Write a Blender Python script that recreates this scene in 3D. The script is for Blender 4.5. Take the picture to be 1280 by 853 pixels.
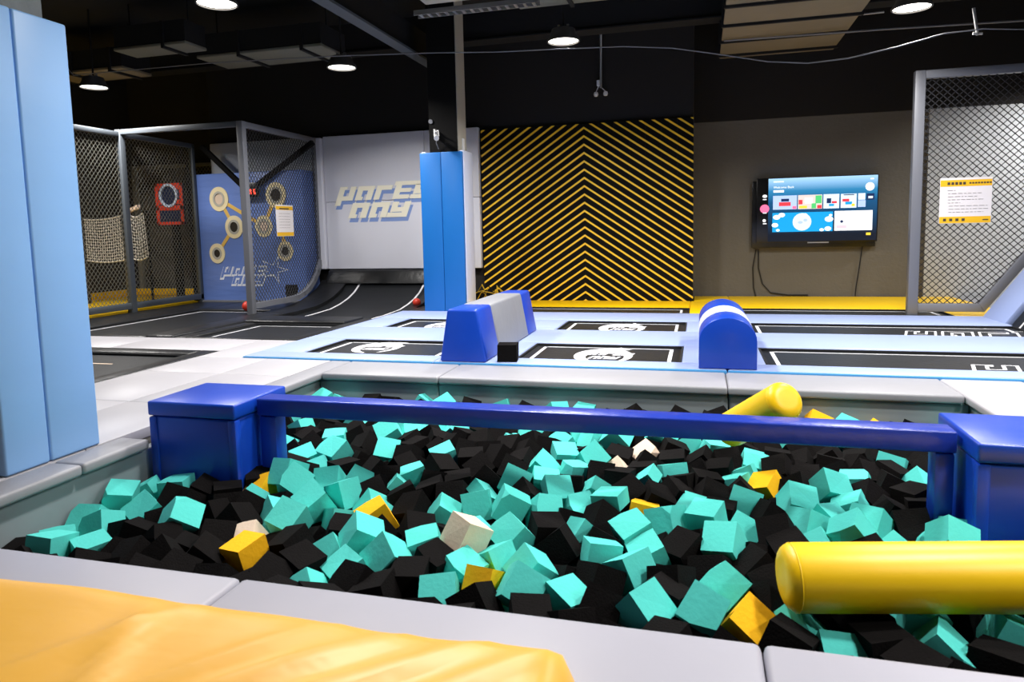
import bpy, bmesh, math, random
import numpy as np
from mathutils import Vector, Matrix, Euler

for o in list(bpy.data.objects): bpy.data.objects.remove(o)
SC = bpy.context.scene
COL = SC.collection
R = math.radians

# ------------------------------------------------------------------ camera
F_PX, YAW, PITCH, ROLL, CAM_H = 869.687, R(-15.13936), R(5.72232), R(-1.2495), 1.05
CX, CY = 640.0, 426.5 - 50.035
_f = Vector((math.sin(YAW)*math.cos(PITCH), math.cos(YAW)*math.cos(PITCH), -math.sin(PITCH)))
_r0 = Vector((math.cos(YAW), -math.sin(YAW), 0)); _u0 = _r0.cross(_f)
_r = math.cos(ROLL)*_r0 + math.sin(ROLL)*_u0
_u = -math.sin(ROLL)*_r0 + math.cos(ROLL)*_u0
cam_d = bpy.data.cameras.new('camera'); cam = bpy.data.objects.new('camera', cam_d); COL.objects.link(cam)
cam.matrix_world = Matrix(((_r.x, _u.x, -_f.x, 0), (_r.y, _u.y, -_f.y, 0), (_r.z, _u.z, -_f.z, CAM_H), (0, 0, 0, 1)))
cam_d.sensor_fit = 'HORIZONTAL'; cam_d.sensor_width = 36.0
cam_d.lens = F_PX/1280*36.0
cam_d.shift_y = -50.035/1280
cam_d.clip_start = 0.05; cam_d.clip_end = 100
cam_d.dof.use_dof = True; cam_d.dof.focus_distance = 6.0; cam_d.dof.aperture_fstop = 5.0
SC.camera = cam

def ray(px, py):
    return _r*((px-CX)/F_PX) + _u*(-(py-CY)/F_PX) + _f
def at_z(px, py, z):
    d = ray(px, py); return Vector((0, 0, CAM_H)) + d*((z-CAM_H)/d.z)
def at_y(px, py, y):
    d = ray(px, py); return Vector((0, 0, CAM_H)) + d*(y/d.y)

# ------------------------------------------------------------------ world, exposure
w = bpy.data.worlds.new('world'); SC.world = w; w.use_nodes = True
w.node_tree.nodes['Background'].inputs[0].default_value = (0.5, 0.55, 0.6, 1)
w.node_tree.nodes['Background'].inputs[1].default_value = 0.02
SC.view_settings.view_transform = 'Standard'; SC.view_settings.look = 'None'
SC.view_settings.gamma = 1.0; SC.view_settings.use_curve_mapping = False
SC.view_settings.exposure = 0.38
LAMP_W = 62.0
LAMP_Z = 3.1
LAMPS = [(-7.85, 7.8), (-4.25, 7.95), (-1.44, 7.7), (1.95, 7.67), (4.7, 9.9),
         (-7.85, 5.45), (-4.1, 5.46), (-1.3, 5.3), (1.9, 5.3), (5.2, 5.3),
         (-1.3, 3.4), (1.9, 2.7), (5.2, 2.7), (3.2, 0.9)]

# ------------------------------------------------------------------ materials
def lin(c):
    r = []
    for v in c:
        v /= 255.0
        r.append(v/12.92 if v <= 0.04045 else ((v+0.055)/1.055)**2.4)
    return (*r, 1.0)
MATS = {}
def mat(name, rgb, rough=0.5, bump=0.0, bscale=8.0, var=0.0, vscale=3.0, metal=0.0, spec=0.5, emit=0.0, aniso=(1, 1, 1), coat=0.0):
    m = bpy.data.materials.new(name); m.use_nodes = True
    nt = m.node_tree; b = nt.nodes['Principled BSDF']
    b.inputs['Base Color'].default_value = lin(rgb); b.inputs['Roughness'].default_value = rough
    b.inputs['Metallic'].default_value = metal; b.inputs['Specular IOR Level'].default_value = spec
    if coat: b.inputs['Coat Weight'].default_value = coat; b.inputs['Coat Roughness'].default_value = 0.25
    if emit:
        b.inputs['Emission Color'].default_value = lin(rgb); b.inputs['Emission Strength'].default_value = emit
    if bump or var:
        tc = nt.nodes.new('ShaderNodeTexCoord'); mp = nt.nodes.new('ShaderNodeMapping'); mp.inputs['Scale'].default_value = aniso
        nt.links.new(tc.outputs['Object'], mp.inputs[0])
    if bump:
        n = nt.nodes.new('ShaderNodeTexNoise'); n.inputs['Scale'].default_value = bscale; n.inputs['Detail'].default_value = 4
        nt.links.new(mp.outputs[0], n.inputs['Vector'])
        bp = nt.nodes.new('ShaderNodeBump'); bp.inputs['Strength'].default_value = bump; bp.inputs['Distance'].default_value = 0.02
        nt.links.new(n.outputs[0], bp.inputs['Height']); nt.links.new(bp.outputs[0], b.inputs['Normal'])
    if var:
        n2 = nt.nodes.new('ShaderNodeTexNoise'); n2.inputs['Scale'].default_value = vscale; n2.inputs['Detail'].default_value = 5
        nt.links.new(mp.outputs[0], n2.inputs['Vector'])
        mx = nt.nodes.new('ShaderNodeMix'); mx.data_type = 'RGBA'
        c = lin(rgb); mx.inputs[6].default_value = tuple(min(1, v*(1-var)) for v in c[:3])+(1,)
        mx.inputs[7].default_value = tuple(min(1, v*(1+var)) for v in c[:3])+(1,)
        nt.links.new(n2.outputs[0], mx.inputs[0]); nt.links.new(mx.outputs[2], b.inputs['Base Color'])
    MATS[name] = m
    return m
mat('deck', (175, 173, 178), 0.42, 0.12, 3.0, 0.03, 1.5)
mat('rim_grey', (146, 146, 152), 0.45, 0.25, 5.0, 0.04)
mat('pit_grey', (128, 138, 142), 0.45, 0.2, 4.0, 0.05)
mat('near_grey', (168, 167, 178), 0.45, 0.2, 3.0, 0.03)
mat('pale_blue', (150, 166, 208), 0.42, 0.25, 5.0, 0.03)
mat('sky_edge', (70, 150, 212), 0.45)
mat('pillar_blue', (136, 182, 234), 0.45, 0.3, 2.2, 0.04, 1.2, aniso=(1, 1, 1.6))
mat('pillar_front_shaded', (14, 104, 180), 0.42, 0.15, 3.0, 0.03)  # shade on the middle pillar's front pads, put into a deeper blue
mat('pillar_lit_and_white', (205, 212, 234), 0.45, 0.2, 3.0)  # same pads bleached by light, put into the colour; also plain white foam
mat('royal', (14, 64, 178), 0.33, 0.12, 5.0, 0.05, 2.0)
mat('beam_blue', (24, 52, 160), 0.3, 0.2, 12.0, 0.05)
mat('yellow', (252, 204, 4), 0.4, 0.12, 4.0, 0.03)
mat('slat_yellow', (250, 202, 48), 0.5)
mat('mat_yellow', (246, 186, 74), 0.42, 0.5, 1.6, 0.04, 1.0, aniso=(1.0, 2.2, 1))
mat('teal', (84, 204, 194), 0.85, 0.08, 60.0, 0.04, 4.0, spec=0.2)
mat('foam_black', (17, 15, 15), 0.95, 0.2, 120.0, 0.25, 30.0, spec=0.08)
mat('foam_yellow', (250, 186, 24), 0.85, 0.1, 60.0, spec=0.2)
mat('foam_beige', (222, 200, 178), 0.85, 0.1, 60.0, spec=0.2)
mat('black_vinyl', (19, 20, 22), 0.36, 0.4, 7.0)
mat('bed_black', (22, 24, 27), 0.42, 0.15, 40.0, 0.2, 3.0, spec=0.35)
mat('black_gap', (10, 12, 16), 0.8)
mat('white_line', (226, 226, 230), 0.6)
mat('steel_grey', (112, 114, 121), 0.45, 0, 1, 0.04)
mat('steel_dark', (84, 90, 96), 0.5)
mat('wire', (34, 34, 38), 0.6)
mat('wire_pale', (120, 120, 112), 0.6)
mat('net_white', (220, 216, 204), 0.8)
mat('wall_grey', (102, 98, 90), 0.8, 0.35, 25.0, 0.1, 2.0)
mat('wall_black', (24, 21, 19), 0.85, 0.2, 10.0)
mat('wall_white', (196, 200, 204), 0.7, 0.1, 8.0)
mat('wall_dark', (40, 36, 32), 0.8, 0.2, 12.0)
mat('logo_pad', (220, 221, 231), 0.45, 0.12, 2.5, 0.02)
mat('logo_cream', (255, 250, 228), 0.55)
mat('logo_blue', (132, 158, 214), 0.55)
mat('target_blue', (104, 132, 200), 0.4, 0.7, 2.5, 0.05, 2.0, aniso=(0.7, 1, 3.0))
mat('target_ring', (238, 222, 178), 0.5)
mat('target_bar', (228, 186, 92), 0.5)
mat('logo_white', (232, 236, 244), 0.5)
mat('hole', (40, 34, 22), 0.8)
mat('concrete', (120, 126, 128), 0.85, 0.6, 14.0, 0.2, 6.0)
mat('column_black', (12, 11, 10), 0.9, spec=0.2)
mat('column_pale', (178, 174, 162), 0.8, 0.15, 10)
mat('ceil_black', (16, 15, 14), 0.9)
mat('duct', (120, 118, 104), 0.7, 0.15, 8.0, 0.15, 2.0)
mat('slab', (128, 116, 92), 0.85, 0.3, 6.0, 0.2, 1.5)
mat('metal_pale', (170, 170, 168), 0.4, metal=0.6)
mat('lamp_shell', (70, 68, 66), 0.45)
mat('lamp_glow', (255, 250, 240), 0.5, emit=6.0)
mat('tv_black', (10, 10, 12), 0.25)
mat('cable', (14, 14, 15), 0.6)
mat('cable_pale', (120, 120, 122), 0.5)
mat('red_ball', (200, 52, 34), 0.45)
mat('red_frame', (214, 58, 34), 0.5)
mat('blue_ring', (200, 214, 236), 0.5)
mat('dark_blue', (16, 32, 66), 0.5)
mat('paper', (232, 226, 226), 0.7)
mat('paper_yellow', (238, 184, 20), 0.6)
mat('ink', (70, 60, 50), 0.8)
mat('led_red', (255, 70, 50), 0.5, emit=1.5)
mat('white_plastic', (225, 225, 225), 0.4)
mat('hand_yellow', (196, 160, 30), 0.6)
def screen_mat():
    m = bpy.data.materials.new('tv_screen'); m.use_nodes = True; nt = m.node_tree; b = nt.nodes['Principled BSDF']
    tc = nt.nodes.new('ShaderNodeTexCoord'); sp = nt.nodes.new('ShaderNodeSeparateXYZ'); nt.links.new(tc.outputs['Generated'], sp.inputs[0])
    rp = nt.nodes.new('ShaderNodeValToRGB'); nt.links.new(sp.outputs[2], rp.inputs[0])
    e = rp.color_ramp.elements; e[0].position = 0.1; e[0].color = lin((8, 16, 30)); e[1].position = 1.0; e[1].color = lin((150, 190, 225))
    x = rp.color_ramp.elements.new(0.62); x.color = lin((14, 70, 110)); x = rp.color_ramp.elements.new(0.8); x.color = lin((40, 116, 160))
    b.inputs['Base Color'].default_value = (0.01, 0.01, 0.01, 1); b.inputs['Roughness'].default_value = 0.2
    nt.links.new(rp.outputs[0], b.inputs['Emission Color']); b.inputs['Emission Strength'].default_value = 1.3
    MATS['tv_screen'] = m
screen_mat()
for n, c in (('scr_black', (8, 8, 10)), ('scr_pink', (244, 110, 150)), ('scr_white', (250, 250, 252)), ('scr_sky', (20, 150, 214)),
             ('scr_lilac', (170, 190, 232)), ('scr_mix', (214, 196, 190)), ('scr_pale', (206, 224, 238)), ('scr_red', (216, 60, 70)),
             ('scr_green', (80, 190, 110)), ('scr_navy', (24, 40, 80)), ('scr_rose', (248, 190, 200)), ('scr_gold', (240, 200, 60))):
    mat(n, c, 0.3, emit=1.2, spec=0.1)
    MATS[n].node_tree.nodes['Principled BSDF'].inputs['Base Color'].default_value = (0.01, 0.01, 0.01, 1)

# ------------------------------------------------------------------ object helpers
def tag(o, label=None, cat=None, group=None, kind=None):
    if label: o['label'] = label
    if cat: o['category'] = cat
    if group: o['group'] = group
    if kind: o['kind'] = kind
    return o
def thing(name, label, cat, loc=(0, 0, 0), group=None, kind=None):
    o = bpy.data.objects.new(name, None); COL.objects.link(o); o.location = loc; o.empty_display_size = 0.1
    return tag(o, label, cat, group, kind)
def world_loc(o):
    v = Vector((0, 0, 0))
    while o is not None: v += o.location; o = o.parent
    return v
def link(name, me, m, parent=None, origin=(0, 0, 0), smooth=False):
    """mesh coordinates are relative to origin (a world point)"""
    if m is not None:
        me.materials.clear(); me.materials.append(MATS[m] if isinstance(m, str) else m)
    if smooth:
        for p in me.polygons: p.use_smooth = True
    o = bpy.data.objects.new(name, me); COL.objects.link(o)
    o.location = Vector(origin)
    if parent is not None:
        o.parent = parent; o.location = Vector(origin) - world_loc(parent)
    return o
def from_bm(name, bm, m, parent=None, smooth=False, base=True):
    """bm in world coordinates; origin moved to the base centre"""
    bm.normal_update()
    xs = [v.co.x for v in bm.verts]; ys = [v.co.y for v in bm.verts]; zs = [v.co.z for v in bm.verts]
    org = Vector(((min(xs)+max(xs))/2, (min(ys)+max(ys))/2, min(zs)))
    for v in bm.verts: v.co -= org
    me = bpy.data.meshes.new(name); bm.to_mesh(me); bm.free()
    return link(name, me, m, parent, org, smooth)
def b_box(bm, x0, x1, y0, y1, z0, z1):
    vs = [bm.verts.new(p) for p in ((x0,y0,z0),(x1,y0,z0),(x1,y1,z0),(x0,y1,z0),(x0,y0,z1),(x1,y0,z1),(x1,y1,z1),(x0,y1,z1))]
    fs = [(0,3,2,1),(4,5,6,7),(0,1,5,4),(1,2,6,5),(2,3,7,6),(3,0,4,7)]
    return vs, [bm.faces.new([vs[i] for i in f]) for f in fs]
def b_prism(bm, pts, d):
    """closed polygon pts (world, 3D), extruded along vector d"""
    d = Vector(d); a = [bm.verts.new(Vector(p)) for p in pts]; b = [bm.verts.new(Vector(p)+d) for p in pts]
    n = len(pts)
    fs = [bm.faces.new(a[::-1]), bm.faces.new(b)]
    for i in range(n): fs.append(bm.faces.new((a[i], a[(i+1) % n], b[(i+1) % n], b[i])))
    return fs
def b_tube(bm, pts, r, n=6, caps=True, rs=None):
    pts = [Vector(p) for p in pts]; rings = []
    prev = None
    for i, p in enumerate(pts):
        t = (pts[min(i+1, len(pts)-1)] - pts[max(i-1, 0)]).normalized()
        if prev is None:
            prev = t.orthogonal().normalized()
            if abs(t.z) < 0.99: prev = t.cross(Vector((0, 0, 1))).normalized()
        a = (prev - t*prev.dot(t)).normalized(); prev = a; c = t.cross(a)
        rr = rs[i] if rs else r
        off = math.pi/4 if n == 4 else 0
        rings.append([bm.verts.new(p + (a*math.cos(off+2*math.pi*k/n) + c*math.sin(off+2*math.pi*k/n))*rr) for k in range(n)])
    for q in range(len(rings)-1):
        for k in range(n):
            bm.faces.new((rings[q][k], rings[q][(k+1) % n], rings[q+1][(k+1) % n], rings[q+1][k]))
    if caps:
        bm.faces.new(rings[0][::-1]); bm.faces.new(rings[-1])
def bevel(bm, w, seg=2, edges=None):
    bmesh.ops.bevel(bm, geom=edges if edges is not None else list(bm.edges), offset=w, segments=seg, profile=0.5, affect='EDGES', clamp_overlap=True)
def box(name, x0, x1, y0, y1, z0, z1, m, parent=None, bev=0.0, seg=2):
    bm = bmesh.new(); b_box(bm, x0, x1, y0, y1, z0, z1)
    if bev: bevel(bm, bev, seg)
    o = from_bm(name, bm, m, parent)
    if bev: smooth_flat(o)
    return o
def smooth_flat(o, ang=40):
    me = o.data
    for p in me.polygons: p.use_smooth = True
    try: me.set_sharp_from_angle(angle=R(ang))
    except Exception: pass
def prism(name, pts, d, m, parent=None, bev=0.0, seg=2):
    bm = bmesh.new(); b_prism(bm, pts, d); bmesh.ops.recalc_face_normals(bm, faces=bm.faces)
    if bev: bevel(bm, bev, seg)
    o = from_bm(name, bm, m, parent)
    if bev: smooth_flat(o)
    return o
def tube(name, pts, r, m, parent=None, n=8):
    bm = bmesh.new(); b_tube(bm, pts, r, n); bmesh.ops.recalc_face_normals(bm, faces=bm.faces)
    o = from_bm(name, bm, m, parent); smooth_flat(o, 50); return o
def disc(name, c, axis, r0, r1, thick, m, parent=None, n=28, sy=1.0):
    """ring (r0>0) or disc standing in plane normal to axis ('x','y','z')"""
    bm = bmesh.new()
    def P(r, a, h):
        u, v = r*math.cos(a), r*math.sin(a)*sy
        if axis == 'y': return (c[0]+u, c[1]+h, c[2]+v)
        if axis == 'x': return (c[0]+h, c[1]+u, c[2]+v)
        return (c[0]+u, c[1]+v, c[2]+h)
    if r0 <= 0:
        b_prism(bm, [P(r1, 2*math.pi*k/n, 0) for k in range(n)], [(thick if a == axis else 0) for a in 'xyz'])
    else:
        rings = [[bm.verts.new(P(r, 2*math.pi*k/n, h)) for k in range(n)] for r, h in ((r0, 0), (r1, 0), (r1, thick), (r0, thick))]
        for q in range(4):
            for k in range(n):
                bm.faces.new((rings[q][k], rings[q][(k+1) % n], rings[(q+1) % 4][(k+1) % n], rings[(q+1) % 4][k]))
    bmesh.ops.recalc_face_normals(bm, faces=bm.faces)
    o = from_bm(name, bm, m, parent); smooth_flat(o); return o
def clip_poly(poly, ins):
    """ins: list of (a,b,c) keep a*u+b*v+c>=0"""
    for a, b, c in ins:
        out = []
        for i in range(len(poly)):
            p, q = poly[i], poly[(i+1) % len(poly)]
            fp, fq = a*p[0]+b*p[1]+c, a*q[0]+b*q[1]+c
            if fp >= 0: out.append(p)
            if (fp >= 0) != (fq >= 0):
                t = fp/(fp-fq); out.append((p[0]+t*(q[0]-p[0]), p[1]+t*(q[1]-p[1])))
        poly = out
        if len(poly) < 3: return []
    return poly
def half_planes(poly):
    n = len(poly); A = sum(poly[i][0]*poly[(i+1) % n][1]-poly[(i+1) % n][0]*poly[i][1] for i in range(n))
    if A < 0: poly = poly[::-1]
    r = []
    for i in range(n):
        p, q = poly[i], poly[(i+1) % n]; dx, dy = q[0]-p[0], q[1]-p[1]
        r.append((-dy, dx, dy*p[0]-dx*p[1]))
    return r
def wire_mesh(name, poly, f, pitch, r, m, parent, slope=1.0):
    """diamond wire mesh that fills the convex polygon; f maps (u,v) to the world"""
    hp = half_planes(poly); bm = bmesh.new()
    us = [p[0] for p in poly]; vs = [p[1] for p in poly]
    u0, u1, v0, v1 = min(us), max(us), min(vs), max(vs); H = v1-v0
    for s in (1, -1):
        k = u0 - H/slope - pitch
        while k < u1 + H/slope + pitch:
            a, b = (k, v0), (k + s*H/slope, v1)
            t0, t1 = 0.0, 1.0
            for (A, B, C) in hp:
                fa, fb = A*a[0]+B*a[1]+C, A*b[0]+B*b[1]+C
                if fa < 0 and fb < 0: t0, t1 = 1, 0; break
                if fa < 0: t0 = max(t0, fa/(fa-fb))
                elif fb < 0: t1 = min(t1, fa/(fa-fb))
            if t1-t0 > 0.004:
                p = [f(a[0]+t*(b[0]-a[0]), a[1]+t*(b[1]-a[1])) for t in (t0, t1)]
                b_tube(bm, p, r, 4, caps=False)
            k += pitch
    return from_bm(name, bm, m, parent)
def copy_tree(o, parent=None):
    c = o.copy(); COL.objects.link(c); c.parent = parent
    for ch in list(o.children): copy_tree(ch, c)
    return c
GLYPH = {
 'p': [(0, -.38, .3, 1), (0, 0, 1, .28), (.7, 0, 1, 1), (0, .86, .42, 1)],
 'a': [(0, 0, .3, 1), (0, .72, 1, 1), (.68, 0, 1, 1), (.3, 0, .42, .2)],
 'r': [(0, 0, .3, 1), (0, .72, .92, 1)],
 't': [(-.12, 1.02, 1.5, 1.26), (0, 0, .3, 1.1), (0, .5, .95, .74), (0, 0, .95, .26)],
 'y': [(0, .36, .3, 1), (0, .36, 1, .62), (.7, 0, 1, 1), (-.12, 0, 1, .26)],
 'd': [(0, 0, .3, 1), (0, .72, 1, 1), (.68, 0, 1, 1), (.3, 0, .42, .2)],
}
def word(name, txt, f, u, v, size, thick, m, parent, shear=0.28, adv=1.2, grow=0.0, sy=None):
    """blocky slanted letters, one part each; f maps (u,v,w) to the world with w outwards"""
    for i, ch in enumerate(txt):
        bm = bmesh.new()
        rc = [(a-grow, b-grow, c+grow, d+grow) for a, b, c, d in GLYPH[ch]]
        xs = sorted({v_ for r_ in rc for v_ in (r_[0], r_[2])}); ys = sorted({v_ for r_ in rc for v_ in (r_[1], r_[3])})
        cells = {(p, q) for p in range(len(xs)-1) for q in range(len(ys)-1)
                 if any(r_[0] < (xs[p]+xs[p+1])/2 < r_[2] and r_[1] < (ys[q]+ys[q+1])/2 < r_[3] for r_ in rc)}
        vc = {}
        def V_(p, q, h):
            if (p, q, h) not in vc: vc[p, q, h] = bm.verts.new(f((xs[p]+shear*ys[q]*(sy or size)/size+i*adv)*size+u, ys[q]*(sy or size)+v, thick if h else 0))
            return vc[p, q, h]
        for (p, q) in cells:
            bm.faces.new((V_(p, q, 1), V_(p+1, q, 1), V_(p+1, q+1, 1), V_(p, q+1, 1)))
            for (n_, e0, e1) in (((p, q-1), (p, q), (p+1, q)), ((p+1, q), (p+1, q), (p+1, q+1)), ((p, q+1), (p+1, q+1), (p, q+1)), ((p-1, q), (p, q+1), (p, q))):
                if n_ not in cells: bm.faces.new((V_(*e0, 0), V_(*e1, 0), V_(*e1, 1), V_(*e0, 1)))
        from_bm(name, bm, m, parent)
#---BUILD---
# ================================================================== THE SETTING
def struct(o): o['kind'] = 'structure'; return o
XL, XR, YF, YB, ZC, ZF = -10.3, 7.2, -3.0, 10.97, 4.1, -0.75
struct(box('floor', XL-0.2, XR+0.2, YF-0.2, YB+0.3, ZF-0.1, ZF, 'wall_dark'))
struct(box('ceiling', XL-0.2, XR+0.2, YF-0.2, YB+0.3, ZC, ZC+0.1, 'ceil_black'))
struct(box('wall_left', XL-0.2, XL, YF, YB, ZF, ZC, 'wall_dark'))
struct(box('wall_right', XR, XR+0.2, YF, YB, ZF, ZC, 'wall_grey'))
struct(box('wall_front', XL, XR, YF-0.2, YF, ZF, ZC, 'wall_dark'))
wb = struct(box('wall_back', -0.09, 3.05, YB, YB+0.2, ZF, 2.6, 'wall_grey'))
struct(box('wall_back_upper_shaded', -0.09, XR, YB-.03, YB+0.2, 2.601, ZC, 'wall_black'))  # the wall's fade into shade put in as black
struct(box('wall_back_corner', 3.05, XR, YB-0.03, YB+0.2, ZF, 2.6, 'wall_white'))
struct(box('wall_back_alcove', XL, -7.95, YB, YB+0.2, ZF, ZC, 'wall_dark'))
struct(box('wall_back_block', -8.0, -0.09, 10.27, YB+0.2, ZF, ZC, 'wall_black'))

# raised deck: off-white pads, 2 cm seams left between them
deck = thing('floor_deck', None, None, (-5, 4, -0.75), kind='structure')
def deck_pads(xs, ys, m='deck', z=0.0):
    for i in range(len(xs)-1):
        for j in range(len(ys)-1):
            box('deck_pad', xs[i]+.0015, xs[i+1]-.0015, ys[j]+.0015, ys[j+1]-.0015, z-0.06, z, m, deck, 0.006, 2)
deck_pads([-5.6, -4.32], [5.49, 6.14])
deck_pads([-8.0, -6.8, -5.6], [5.49, 6.14])
deck_pads([-4.315, -3.6, -2.995], [1.5, 2.75, 3.65, 4.55, 5.19])
deck_pads([-4.315, -3.875], [5.19, 6.14])
deck_pads([2.05, 3.3, 4.6], [0.6, 1.8, 3.0, 4.2, 5.19])
box('deck_frame', -8.0, -2.9, -0.3, 5.19, -0.75, -0.62, 'wall_dark', deck)
box('deck_frame', -8.0, -3.9, 5.2, 6.14, -0.75, -0.06, 'wall_dark', deck)
box('deck_frame', -4.3, -2.9, -0.3, 5.19, -0.62, -0.06, 'wall_dark', deck)
box('deck_frame', 1.62, 4.6, -0.3, 5.19, -0.75, -0.06, 'wall_dark', deck)

# ------------------------------------------------------------------ ceiling beams, ducts
def beam_y(x, y0, y1, zb, wd, h, label):
    t = thing('ceiling_beam', label, 'beam', (x, (y0+y1)/2, zb))
    box('web', x-wd*0.12, x+wd*0.12, y0, y1, zb+0.03, zb+h, 'ceil_black', t)
    box('flange', x-wd/2, x+wd/2, y0, y1, zb, zb+0.03, 'steel_dark', t)
    box('hanger', x-0.03, x+0.03, (y0+y1)/2-0.03, (y0+y1)/2+0.03, zb+h, ZC, 'ceil_black', t)
beam_y(-3.72, 4.0, 10.2, 3.42, 0.16, 0.4, 'long black steel beam above the blue padded pillar')
def duct(x0, x1, y0, y1, zb, h, label, m='duct', ribs=3, along='x'):
    t = thing('air_duct', label, 'duct', ((x0+x1)/2, (y0+y1)/2, zb))
    box('casing', x0, x1, y0, y1, zb, zb+.04, m, t, 0.01); box('shaded_body', x0+.01, x1-.01, y0+.01, y1-.01, zb+.04, zb+h, 'ceil_black', t)  # upper body coloured black to put shade on the duct sides
    for k in range(ribs):
        f = (k+0.7)/ribs
        if along == 'x': box('flange', x0-.02, x1+.02, y0+(y1-y0)*f-.02, y0+(y1-y0)*f+.02, zb-.03, zb+h, 'ceil_black', t)
        else: box('flange', x0+(x1-x0)*f-.02, x0+(x1-x0)*f+.02, y0-.02, y1+.02, zb-.03, zb+h, 'ceil_black', t)
    for sx in (x0+.1, x1-.1): tube('hanger_rod', [(sx, (y0+y1)/2, zb+h-0.01), (sx, (y0+y1)/2, ZC)], 0.008, 'ceil_black', t, 6)
duct(0.26, 1.75, 7.6, 10.6, 3.42, 0.4, 'wide olive ceiling slab panel with dark ribs above the television wall', 'slab', 4)
duct(-6.45, -4.6, 8.1, 8.75, 3.42, 0.3, 'grey sheet metal air duct above the grey logo padding', 'duct', 2, 'y')
duct(-9.1, -7.75, 8.2, 8.75, 3.42, 0.3, 'yellowish air duct above the netted goal cage', 'slab', 2, 'y')
duct(-7.3, -6.2, 7.6, 8.0, 3.47, 0.3, 'short grey air duct between the two longer ducts', 'duct', 1, 'y')
duct(-1.9, -0.25, 7.34, 7.62, 3.45, 0.35, 'pale green-grey air duct beside the lamp over the striped wall', 'duct', 2, 'y')
duct(-2.75, -2.2, 6.5, 7.0, 3.4, 0.2, 'pale square vent panel hung near the beam', 'column_pale', 0)
t = thing('cable_tray', 'perforated metal cable tray under the ceiling', 'cable tray', (-2.3, 7.2, 3.38))
for k, yy in enumerate((7.15, 7.27)): box('rail', -2.95, -1.6, yy, yy+.012, 3.36, 3.41, 'metal_pale', t)
for k in range(14): box('rung', -2.9+k*.095, -2.87+k*.095, 7.16, 7.27, 3.36, 3.37, 'metal_pale', t)
for sx in (-2.8, -1.7): tube('hanger_rod', [(sx, 7.2, 3.38), (sx, 7.2, ZC)], 0.006, 'ceil_black', t, 6)
for i, (y, z) in enumerate(((6.0, 3.62), (9.6, 3.7), (3.5, 3.6))):
    t = thing('ceiling_beam', ['black cross beam over the middle trampolines', 'black cross beam close to the striped wall', 'black cross beam above the foam pit'][i], 'beam', (-1.5, y, z))
    box('web', XL, XR, y-.1, y+.1, z, ZC, 'ceil_black', t); box('flange', XL, XR, y-.14, y+.14, z-.02, z, 'ceil_black', t)
# cables and conduits
def cat(a, b, sag, n=14):
    a, b = Vector(a), Vector(b); return [a.lerp(b, i/n) + Vector((0, 0, -sag*4*(i/n)*(1-i/n))) for i in range(n+1)]
pts = []
for px, py in ((92, 94), (160, 88), (260, 79), (420, 70), (540, 66), (620, 65), (704, 61), (780, 58), (840, 60), (900, 68), (960, 77), (1010, 79), (1060, 73), (1120, 59), (1180, 42), (1230, 36), (1290, 37)):
    pts.append(at_y(px, py, 7.35))
tag(tube('ceiling_cable', [(pts[0].x-.9, 7.35, ZC)]+pts+[(pts[-1].x+.5, 7.35, ZC)], 0.006, 'cable_pale'), 'grey cable sagging across the hall below the lamps', 'cable')
a, b, c = at_y(751, 110, 10.2), at_y(751, 38, 10.2), at_y(757, 34, 10.2)
tag(tube('conduit', [a, b, c, at_y(895, 20, 10.2), at_y(1100, 2, 10.2)], 0.016, 'metal_pale'), 'bent metal conduit running above the striped wall', 'conduit')
tag(tube('conduit', [at_y(905, 37, 9.4), at_y(1105, 15, 9.4)], 0.012, 'metal_pale'), 'thin straight conduit under the olive slab panel', 'conduit')
tag(tube('conduit', [at_y(905, 51, 9.5), at_y(1100, 37, 9.5), at_y(1290, 25, 9.5)], 0.012, 'cable_pale'), 'thin dark conduit sloping past the right mesh fence', 'conduit')
t = thing('hanger_bracket', 'thin metal hanger bracket on the cable near the mesh fence', 'bracket', at_y(1221, 44, 7.4))
tube('rod', [at_y(1217, 10, 7.4), at_y(1222, 44, 7.4)], 0.014, 'metal_pale', t); tube('clip', [at_y(1216, 42, 7.4), at_y(1228, 42, 7.4)], 0.012, 'metal_pale', t)

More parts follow.
